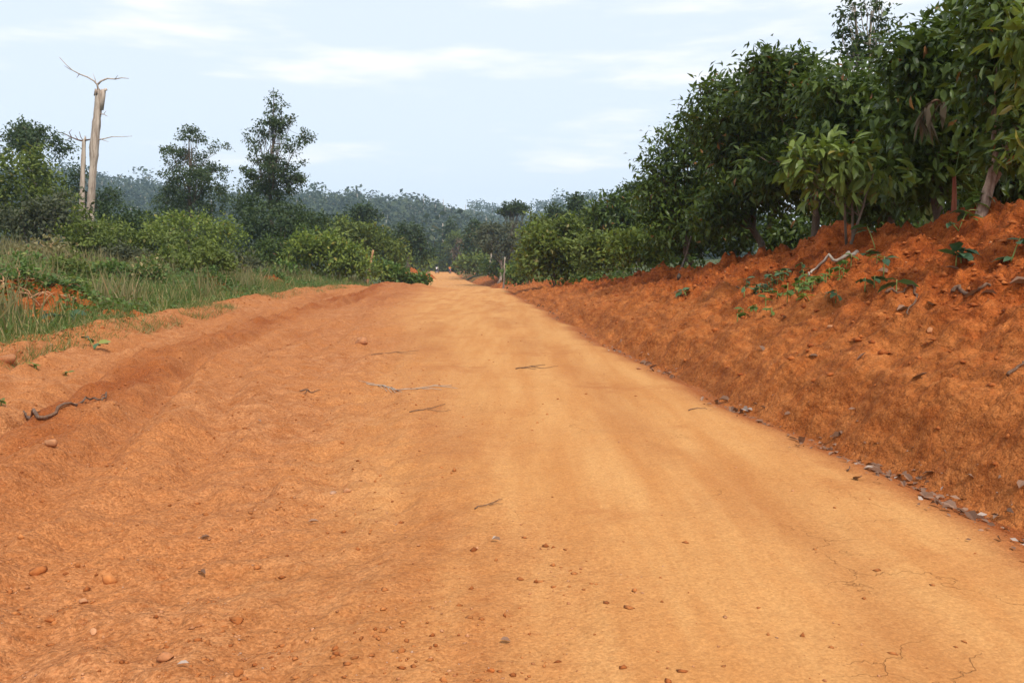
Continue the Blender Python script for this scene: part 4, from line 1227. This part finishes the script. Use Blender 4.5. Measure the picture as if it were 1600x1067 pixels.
def seedling(name, label, px, py, hgt, nl, L, mat, seed, spread=None, group=None):
    """low broad leaved plant with single leaves"""
    rng = np.random.default_rng(seed)
    b = ground_at(px, py)
    root = empty(name, b)
    tag(root, label, 'plant', group)
    mb = MB()
    tops = []
    for k in range(max(1, nl // 4)):
        sp = spread or hgt * .45
        t = b + np.array([rng.normal() * sp, rng.normal() * sp * .7, 0])
        t[2] = h1(t[0], t[1]) + hgt * rng.uniform(.55, 1)
        tops.append(t)
        b_ = np.array([t[0], t[1], h1(t[0], t[1])]) if spread else b
        mb.tube(bez(b_ - np.array([0, 0, .02]), t, (0, 0, .02), 5), np.linspace(.009, .005, 5), 5)
        if spread:
            mb.build('stem', M['greenstem'], root, b)
            mb = MB()
    if not spread:
        mb.build('stem', M['greenstem'], root, b)
    P = np.array([tops[i % len(tops)] - np.array([0, 0, hgt * .25 * rng.random()]) for i in range(nl)])
    a = rng.uniform(0, 6.28, nl)
    A = norm(np.stack([np.cos(a), np.sin(a), rng.uniform(-.35, .45, nl)], 1))
    N = norm(np.array([0, 0, 1.0]) + .3 * rng.normal(size=(nl, 3)))
    leaf_objects(P, A, N, L * rng.uniform(.7, 1.25, nl), M[mat], root, b, wide=1.5)
    return root
seedling('seedling', 'lone broad leaved seedling on the bare soil beside the grass', 148, 545, .22, 8, .20, 'bankweed', 1)
seedling('seedling', 'tiny bright green sprout on the bare soil near the lone seedling', 57, 577, .08, 10, .09, 'bright', 2)
seedling('seedling', 'tiny dark sprout between the bright sprout and the buried branch', 102, 585, .08, 6, .08, 'weed', 3)
seedling('seedling', 'small green sprout on the soil at the end of the buried branch', 3, 635, .06, 7, .08, 'bright', 4)
seedling('weed_plant', 'broad blue green leaved weed at the foot of the orange earth heap', 100, 508, .42, 12, .30, 'bankweed', 5)
seedling('weed_plant', 'leafy weed growing among roots on the orange earth heap', 62, 492, .45, 14, .24, 'weed', 6)
seedling('weed_plant', 'pale green weed with long leaves behind the orange earth heap', 140, 470, .75, 12, .40, 'bright', 7)
seedling('weed_plant', 'clump of bright weeds at the grassy edge beside the boulder', 15, 520, .25, 16, .22, 'weed', 8)
bp = [('creeping clump of ferny weeds on the red bank below the sapling', 1258, 438, .20, 170, .13, 'weed', .36),
      ('creeping dark green vine on the red bank beside the ferny clump', 1203, 454, .17, 110, .13, 'bankweed', .30),
      ('broad leaved seedling standing beside the sapling stems', 1368, 392, .30, 9, .24, 'bankweed'),
      ('round leaved seedlings on the bank above the curved root', 1478, 436, .20, 18, .20, 'bankweed', .22),
      ('blue green seedling high on the bank near the leaning trunk', 1580, 408, .16, 8, .17, 'bankweed'),
      ('upright small seedling between the vine and the curved root', 1345, 462, .26, 16, .17, 'bankweed', .14),
      ('yellowish sprig at the lower edge of the creeping vine', 1265, 470, .14, 7, .14, 'bright'),
      ('leafy sprig under the red stemmed plantain', 1498, 362, .22, 9, .18, 'bankweed'),
      ('small leafy plant at the end of the berm under the dark cocoa', 1072, 462, .16, 9, .17, 'bankweed'),
      ('feathery leafy weed at the foot of the leaning trunk', 1530, 330, .40, 20, .20, 'weed')]
for i, (lab, px, py, hg, nl, L, mt, *sp) in enumerate(bp):
    seedling('bank_plant', lab, px, py, hg, nl, L, mt, 20 + i, sp[0] if sp else None)

# ------------------------------------------------------------------ sticks, branches, roots lying about
stick('branch', 'long bent dark branch half buried in the left soil', [(42, 655), (60, 660), (85, 652), (110, 637), (135, 630), (160, 626)], .019, lift=.035, forks=[[(42, 655), (38, 648), (62, 646)], [(160, 626), (167, 619), (158, 623)]])
stick('dry_branch', 'bleached dry branch with many short twigs on the road', [(572, 600), (600, 604), (625, 611), (650, 609), (705, 604)], .012, 'palebark',
      forks=[[(590, 602), (605, 613)], [(598, 603), (612, 615)], [(606, 605), (622, 616)], [(612, 606), (628, 614)], [(650, 609), (680, 603), (715, 608)], [(660, 608), (690, 610)], [(585, 601), (560, 597)]])
stick('twig', 'thin dry twig on the road below the bleached branch', [(640, 645), (668, 640), (696, 632)], .008, forks=[[(668, 640), (690, 645), (705, 642)]])
stick('twig', 'dark dry twig with fine side shoots in the middle of the packed lane', [(806, 577), (830, 574), (852, 571)], .012, forks=[[(815, 576), (838, 578)], [(830, 574), (848, 577), (872, 573)]])
stick('twig', 'small dark crooked twig on the loose soil', [(468, 612), (480, 609), (486, 616), (500, 611)], .012, forks=[[(480, 609), (474, 616)]])
stick('twig', 'thin pale twig beside the stone lying across the loose soil', [(580, 555), (620, 551), (655, 548)], .009, forks=[[(620, 551), (650, 553)]])
stick('twig', 'thin twig lying flat on the packed lane near the cracks', [(742, 797), (765, 790), (785, 781)], .006, forks=[[(765, 790), (786, 788)]])
stick('twig', 'dark short stick beside the ditch of dead leaves', [(1076, 642), (1090, 639), (1105, 640)], .008)
stick('fallen_branch', 'long grey fallen branch slanting down from the sapling base', [(1338, 396), (1322, 408), (1300, 418), (1275, 428), (1262, 438)], .035, 'palebark', lift=.05)
stick('curved_root', 'curved reddish root lying on the upper bank', [(1484, 462), (1500, 458), (1530, 455), (1548, 453)], .026)
stick('curved_root', 'hooked pale brown root hanging over loose clods on the bank', [(1418, 449), (1430, 454), (1432, 465), (1424, 480), (1416, 496)], .017)
stick('curved_root', 'straight dark root below the upright small seedling', [(1385, 464), (1400, 459), (1416, 452)], .018)
stick('curved_root', 'thin dark root sticking out near the edge of the bank', [(1575, 590), (1590, 578), (1600, 568)], .014)
stick('fallen_branch', 'pale stripped branch lying on the grass edge by the yellow green bush', [(528, 428), (540, 433), (552, 440)], .06, 'palebark', lift=.10)
stick('twig', 'thin twig lying across the bank beside the creeping vine', [(1150, 452), (1185, 451), (1216, 450)], .010)
lean = at(1082, 402, 26)
tag(MB().tube([ground_at(1060, 436), at(1070, 405, 25), at(1080, 370, 24.5)], [.05, .04, .03], 6).build('leaning_pole', M['bark'], None, ground_at(1060, 436)), 'thin dark pole leaning against the far end of the plantation', 'pole')

# ------------------------------------------------------------------ stones
def stone_mesh(seed, flat=.6):
    rng = np.random.default_rng(seed)
    import bmesh
    bm = bmesh.new()
    bmesh.ops.create_icosphere(bm, subdivisions=2, radius=1)
    V = np.array([v.co[:] for v in bm.verts])
    F = np.array([[v.index for v in f.verts] for f in bm.faces])
    bm.free()
    k = rng.normal(size=(6, 3)) * 1.7
    f = 1 + .20 * np.sum(np.sin(V @ k.T + rng.uniform(0, 6, 6)), 1) / 2
    V = V * f[:, None] * np.array([1, .75, flat])
    for q in range(7):           # flat broken faces
        nn = norm(rng.normal(size=3)); dd = rng.uniform(.35, .65)
        e = V @ nn - dd
        V = V - np.clip(e, 0, None)[:, None] * nn
    return V, F
def stone(label, px, py, wpx, seed, mat='stone', flat=.6, rot=0.0, name='stone', cat='stone'):
    g = ground_at(px, py)
    r = wpx / 2 * g[1] / FPX
    V, F = stone_mesh(seed, flat)
    c, s = math.cos(rot), math.sin(rot)
    V = V @ np.array([[c, s, 0], [-s, c, 0], [0, 0, 1]]) * r
    return tag(build(name, V + g + np.array([0, 0, r * flat * .22]), [F], M[mat], None, False, g), label, cat)
stone('flat tan stone lying alone on the loose soil in front', 168, 908, 32, 1, 'clod', .5)
stone('brown rock in the middle of the loose soil above the dry branch', 565, 536, 26, 2, 'stone', .5)
stone('pale pinkish broken stone on the soft ridge of soil', 80, 694, 20, 3, 'stone', .6, .6)
stone('big pale boulder at the edge of the weeds', 10, 565, 34, 4, 'stone', .7)
stone('grey flat chip beside a pink stone on loose soil', 519, 771, 15, 5, 'palestone', .35)
stone('pink angular stone beside the grey chip', 543, 768, 16, 6, 'stone', .5, 1)
stone('pale angular stone among the gravel near the lone flat stone', 146, 988, 16, 7, 'stone', .7, 2)
stone('rough orange stone half buried in gravel', 258, 1030, 32, 8, 'stone', .5, .4)
stone('crumbly orange lump beside the gravel patch', 368, 972, 24, 9, 'clod', .6, .4)
stone('dark red lump of soil at the front of the lane', 768, 1049, 16, 10, 'bankclod', .6)
stone('squat orange lump near the front gravel', 372, 1053, 26, 11, 'clod', .6, 2)
stone('rounded brown lump sunk in the loose soil at the side', 58, 895, 28, 12, 'clod', .5, 1)
stone('reddish lump beside the pale angular stone', 78, 970, 24, 13, 'clod', .6, .2)
stone('pink pebble cluster stone above the flat tan stone', 130, 940, 18, 14, 'stone', .5, 2.2)
stone('white chip at the edge of the lane by the ditch', 1533, 829, 13, 15, 'palestone', .3, .3)
stone('small pale stone on the lane near the leaf ditch', 1001, 577, 10, 16, 'stone', .4)
stone('white fragment on bare soil above the lone seedling', 80, 540, 7, 17, 'palestone', .7)
stone('orange stone sitting under the curved root on the bank', 1297, 512, 12, 18, 'stone', .7)
stone('tan stone on the bank face above the gutter', 1452, 521, 14, 19, 'stone', .7, .8)

def scatter_stones(name, label, n, pos_fn, smin, smax, mat, seed, power=3.0):
    rng = np.random.default_rng(seed)
    x, y = pos_fn(rng, n)
    tV = np.array([[0, 0, 1], [.9, 0, .1], [.28, .86, .05], [-.73, .53, .1], [-.73, -.53, .05], [.28, -.86, .1], [0, 0, -.8]])
    tT = np.array([[0, 1, 2], [0, 2, 3], [0, 3, 4], [0, 4, 5], [0, 5, 1], [6, 2, 1], [6, 3, 2], [6, 4, 3], [6, 5, 4], [6, 1, 5]])
    m = len(x)
    S = smin + (smax - smin) * rng.random(m) ** power
    V = tV[None] * (1 + .35 * rng.normal(size=(m, 7, 1)).clip(-1.5, 1.5)) * np.stack([np.ones(m), rng.uniform(.5, 1, m), rng.uniform(.3, .75, m)], 1)[:, None, :]
    a = rng.uniform(0, 6.28, m)
    ca, sa = np.cos(a)[:, None], np.sin(a)[:, None]
    V = np.stack([V[..., 0] * ca - V[..., 1] * sa, V[..., 0] * sa + V[..., 1] * ca, V[..., 2]], -1) * S[:, None, None]
    P = np.stack([x, y, height(x, y) + S * .05], 1)
    V = (V + P[:, None]).reshape(-1, 3)
    T_ = (tT[None] + (np.arange(m) * 7)[:, None, None]).reshape(-1, 3)
    o = build(name, V, [T_], M[mat])
    tag(o, label, 'gravel', kind='stuff')
def left_soil(rng, n):
    y = 2.4 * (40 / 2.4) ** (rng.random(n) ** 1.25)
    x = xgrass(y) + (xedge(y) - xgrass(y)) * rng.random(n)
    s = x - xedge(y)
    p = 1 - .93 * sstep(-.8, .8, s - lane_left(y) + (fbm(x * .8, y * .5, 4, 201) - .5) * 2.2)
    p = p * (0.25 + 1.3 * sstep(.4, .65, fbm(x * .9, y * .9, 3, 401)))
    k = (rng.random(n) < p) & (np.abs(x) < .66 * y + .5)
    return x[k], y[k]
scatter_stones('gravel', 'fine pinkish gravel strewn over the loose soil', 26000, left_soil, .0022, .016, 'stone', 1, 5.0)
scatter_stones('soil_clods', 'crumbs and clods of orange soil on the loose side of the road', 30000, left_soil, .0035, .026, 'clod', 2, 5.0)
def pale_soil(rng, n):
    x, y = left_soil(rng, n)
    return x, y
scatter_stones('pale_grit', 'scattered pale quartz grit on the loose soil', 5000, pale_soil, .002, .012, 'palestone', 3, 4.0)
def edge_soil(rng, n):
    y = 8 * (55 / 8) ** rng.random(n)
    x = xgrass(y) + .15 + rng.normal(size=n) * .38
    return x, y
scatter_stones('windrow_clods', 'clods of soil pushed up along the edge of the grass', 5500, edge_soil, .006, .060, 'clod', 6, 6.0)
def on_bank(rng, n):
    y = 3.5 * (60 / 3.5) ** rng.random(n)
    s = .35 + 5.2 * rng.random(n)
    x = xedge(y) + s
    k = (rng.random(n) < .15 + .85 * sstep(1.0, 2.8, s)) & (x < .66 * y + .6)
    return x[k], y[k]
scatter_stones('bank_clods', 'red clods of dug soil heaped on the upper bank', 26000, on_bank, .007, .070, 'bankclod', 4, 6.0)
scatter_stones('bank_stones', 'small tan stones in the red bank', 3500, on_bank, .005, .030, 'stone', 5, 4.0)

# ------------------------------------------------------------------ dead leaves in the gutter and on the bank
def curled_leaf(seed, L):
    rg = random.Random(seed)
    V = BIG_V.copy()
    V[:, 1] *= rg.uniform(1.1, 1.7)
    c1, c2 = rg.uniform(-.2, .5), rg.uniform(.3, 1.6)
    V[:, 2] = V[:, 0] * (1 - V[:, 0]) * c1 + V[:, 1] ** 2 * c2 * 4 + rg.uniform(-.02, .02)
    V[:, 0] -= .5
    me = bpy.data.meshes.new('dry_leaf')
    me.from_pydata((V * L).tolist(), [], BIG_T.tolist() + BIG_Q.tolist())
    me.materials.append(M['dead_leaf'])
    return me
dl = [curled_leaf(i, 1.0) for i in range(8)]
def lay_leaf(x, y, L, rng, label, group, tilt=.35):
    o = bpy.data.objects.new('dry_leaf', dl[rng.integers(0, 8)])
    col.objects.link(o)
    o.location = (x, y, h1(x, y) + .012 + .05 * L)
    o.rotation_euler = (rng.normal() * tilt, rng.normal() * tilt, rng.uniform(0, 6.28))
    o.scale = (L, L, L)
    tag(o, label, 'leaf', group)
rng = np.random.default_rng(99)
yy = np.concatenate([rng.uniform(4.3, 7.5, 40), rng.uniform(7.5, 13, 60), rng.uniform(13, 34, 30)])
for y in yy:
    if vnoise(np.array([y * .9]), np.array([0.0]), 3)[0] < .33:
        continue
    lay_leaf(float(xedge(y) + .05 + rng.normal() * .15 - .02), y, rng.uniform(.06, .15), rng, 'curled dry grey brown leaf lying in the gutter at the foot of the bank', 'dead leaves in the gutter')
for px, py, L in ((1436, 592, .16), (1410, 488, .15), (1520, 462, .2), (1455, 480, .2), (1190, 548, .14), (1545, 462, .15), (1225, 500, .14), (1594, 452, .2), (1380, 430, .18), (1490, 425, .18), (1270, 560, .12), (1345, 560, .12)):
    g = ground_at(px, py)
    lay_leaf(g[0], g[1], L, rng, 'dry pinkish leaf lying on the open slope of the red bank', 'dead leaves on the bank')
for px, py, L, lab in ((321, 843, .06, 'small dark dry leaf on the loose soil left of the twig scraps'), (490, 818, .07, 'dark folded dry leaf scrap on the loose soil'), (316, 901, .07, 'curled grey dry leaf on the gravel'),
                       (775, 848, .06, 'flat grey dry leaf on the packed lane'), (790, 1006, .05, 'crumpled grey dry leaf at the front of the lane'), (405, 660, .07, 'dry leaf scrap on the soil beside the furrow'), (286, 1042, .05, 'tiny silvery leaf scrap beside the rough stone')):
    g = ground_at(px, py)
    lay_leaf(g[0], g[1], L, rng, lab, None, .15)
# fine litter that nobody could count
n = 900
y = 4.2 * (38 / 4.2) ** rng.random(n)
x = xedge(y) + .03 + rng.normal(size=n) * .17
k = vnoise(y * .9, y * 0, 3) > .25
x, y = x[k], y[k]
P = np.stack([x, y, height(x, y) + .015], 1)
A = norm(rng.normal(size=(len(x), 3)) * np.array([1, 1, .25]))
N = norm(np.array([0, 0, 1.0]) + .35 * rng.normal(size=(len(x), 3)))
V, F = leaf_arrays(P, A, N, rng.uniform(.02, .075, len(x)), 'dia', 1.0)
tag(build('leaf_litter', V, F, M['dead_leaf']), 'crumbled leaf litter along the gutter', 'leaf litter', kind='stuff')

# ------------------------------------------------------------------ motorcycles with riders on the far road
def simple_mat(name, c, rough=.6):
    m, ns, ls, out = mat_new(name)
    n1 = noise_n(ns, ls, 6.0, 3, .6)
    return finish(m, ns, ls, out, mixc(ns, ls, rng_map(ns, ls, n1, .3, .7), tuple(v * .8 for v in c), tuple(min(1, v * 1.1) for v in c)), rough)
M.update(rubber=simple_mat('tyre_rubber', (.02, .02, .02), .8), red=simple_mat('red_paint', (.42, .03, .025), .35), steel=simple_mat('steel', (.35, .35, .36), .4),
         seat=simple_mat('black_vinyl', (.025, .025, .028), .5), skin=simple_mat('brown_skin', (.11, .058, .035)), orange=simple_mat('orange_cloth', (.72, .22, .05), .9),
         white=simple_mat('white_cloth', (.72, .68, .64), .9), trousers=simple_mat('dark_trousers', (.05, .05, .065), .9), hair=simple_mat('black_hair', (.012, .011, .01), .8))

def ring(mb, c, r, w, n=16, m=6):
    a = np.linspace(0, 2 * math.pi, n, endpoint=False)
    b = np.linspace(0, 2 * math.pi, m, endpoint=False)
    V = np.array([[c[0] + w * math.sin(q), c[1] + (r + w * math.cos(q)) * math.cos(p), c[2] + (r + w * math.cos(q)) * math.sin(p)] for p in a for q in b])
    i, j = np.meshgrid(np.arange(n), np.arange(m), indexing='ij')
    f = lambda i, j: (i % n) * m + j % m
    mb.add(V, (), np.stack([f(i, j), f(i + 1, j), f(i + 1, j + 1), f(i, j + 1)], -1).reshape(-1, 4))
def motorcycle(label, px, d, rz):
    p = at(px, 420, d)
    p[2] = h1(p[0], d)
    r = empty('motorcycle', p)
    r.rotation_euler = (0, 0, rz)
    tag(r, label, 'motorcycle', None)
    for yy in (-.62, .62):
        m = MB(); ring(m, (0, yy, .30), .25, .05)
        w = m.build('wheel', M['rubber'], r)
        m = MB(); ring(m, (0, yy, .30), .20, .015)
        for k in range(6):
            m.tube([(0, yy, .30), (0, yy + .2 * math.cos(k * 1.047), .30 + .2 * math.sin(k * 1.047))], .008, 4)
        m.build('rim', M['steel'], w)
    m = MB()
    m.tube([(0, .62, .30), (0, .45, .72), (0, .36, .98)], .03, 6).tube([(0, .42, .78), (0, .1, .42), (0, -.2, .38), (0, -.62, .30)], .035, 6).tube([(0, -.2, .4), (0, -.45, .68)], .03, 6)
    m.build('frame', M['steel'], r)
    MB().box(np.array([0, .05, .40]), np.array([.11, .16, .13])).build('engine', M['steel'], r, smooth=False)
    MB().tube([(0, .38, .76), (0, .28, .80), (0, .08, .78), (0, -.02, .72)], [.05, .13, .13, .06], 10).build('fuel_tank', M['red'], r)
    MB().tube([(0, 0, .74), (0, -.15, .75), (0, -.5, .80), (0, -.68, .82)], [.08, .12, .11, .05], 8).build('seat', M['seat'], r)
    MB().tube([(-.34, .24, 1.02), (-.15, .36, 1.0), (.15, .36, 1.0), (.34, .24, 1.02)], .016, 6).build('handlebar', M['steel'], r)
    MB().tube([(0, .40, .88), (0, .50, .88)], [.05, .09], 10).build('headlight', M['steel'], r)
    m = MB(); m.tube([(0, .92, .46), (0, .80, .62), (0, .62, .68), (0, .42, .60)], .05, 6)
    m.build('front_mudguard', M['red'], r)
    return r, p
def rider(label, p, rz, shirt):
    c, s = math.cos(rz), math.sin(rz)
    rot = lambda v: np.array([v[0] * c - v[1] * s, v[0] * s + v[1] * c, v[2]])
    root = empty('person', p)
    root.rotation_euler = (0, 0, rz)
    tag(root, label, 'person')
    def skin(name, verts, edges, radii, mat, parent):
        me = bpy.data.meshes.new(name)
        me.from_pydata(verts, edges, [])
        o = bpy.data.objects.new(name, me)
        col.objects.link(o)
        o.parent = parent
        mod = o.modifiers.new('Skin', 'SKIN')
        for v, q in zip(me.skin_vertices[0].data, radii):
            v.radius = (q, q)
        me.skin_vertices[0].data[0].use_root = True
        sub = o.modifiers.new('Sub', 'SUBSURF')
        sub.levels = sub.render_levels = 1
        me.materials.append(mat)
        return o
    V = [(0, -.22, .88), (0, -.18, 1.12), (0, -.12, 1.36), (0, -.10, 1.47), (0, -.07, 1.58), (0, -.05, 1.70),
         (-.18, -.12, 1.36), (-.29, .02, 1.14), (-.30, .20, 1.05), (.18, -.12, 1.36), (.29, .02, 1.14), (.30, .20, 1.05),
         (-.10, -.20, .86), (-.20, .16, .78), (-.19, .02, .36), (-.19, .14, .31), (.10, -.20, .86), (.20, .16, .78), (.19, .02, .36), (.19, .14, .31)]
    E = [(0, 1), (1, 2), (2, 3), (3, 4), (4, 5), (2, 6), (6, 7), (7, 8), (2, 9), (9, 10), (10, 11), (0, 12), (12, 13), (13, 14), (14, 15), (0, 16), (16, 17), (17, 18), (18, 19)]
    rad = [.15, .15, .16, .06, .10, .09, .07, .05, .04, .07, .05, .04, .10, .075, .055, .045, .10, .075, .055, .045]
    body = skin('body', V, E, rad, M['skin'], root)
    skin('shirt', [(0, -.22, .92), (0, -.18, 1.12), (0, -.12, 1.36), (-.18, -.12, 1.37), (-.26, -.02, 1.22), (.18, -.12, 1.37), (.26, -.02, 1.22), (0, -.105, 1.44)],
         [(0, 1), (1, 2), (2, 3), (3, 4), (2, 5), (5, 6), (2, 7)], [.185, .18, .185, .10, .08, .10, .08, .075], shirt, root)
    skin('trousers', [(0, -.22, .88), (-.10, -.20, .86), (-.20, .16, .78), (-.19, .04, .44), (.10, -.20, .86), (.20, .16, .78), (.19, .04, .44)],
         [(0, 1), (1, 2), (2, 3), (0, 4), (4, 5), (5, 6)], [.175, .125, .10, .08, .125, .10, .08], M['trousers'], root)
    MB().tube([(0, -.09, 1.66), (0, -.07, 1.72), (0, -.06, 1.79)], [.10, .115, .05], 10).build('hair', M['hair'], root)
    return root
for lab, lab2, px, d, rz, sh in (('red motorcycle ridden by the person in a pale shirt', 'person in a pale shirt riding a motorcycle on the far road', 683, 186, R(-25), M['white']),
                                 ('red motorcycle ridden by the person in an orange shirt', 'person in an orange shirt riding a motorcycle on the far road', 703, 186, R(200), M['orange'])):
    r_, p = motorcycle(lab, px, d, rz)
    rider(lab2, p, rz, sh)

# ------------------------------------------------------------------ the hazy air
def haze():
    o = MB().box(np.array([0, 390, 44.0]), np.array([1300, 900, 62.0])).build('haze', None, None, None, False)
    m, ns, ls, out = mat_new('haze_air')
    v = node(ns, 'ShaderNodeVolumePrincipled')
    v.inputs['Color'].default_value = (0.62, 0.82, 1.0, 1)
    v.inputs['Density'].default_value = HAZE
    ls.new(v.outputs['Volume'], out.inputs['Volume'])
    o.data.materials.append(m)
    tag(o, 'pale humid haze filling the air over the road and hills', 'haze', kind='stuff')
HAZE = 0.00032
haze()
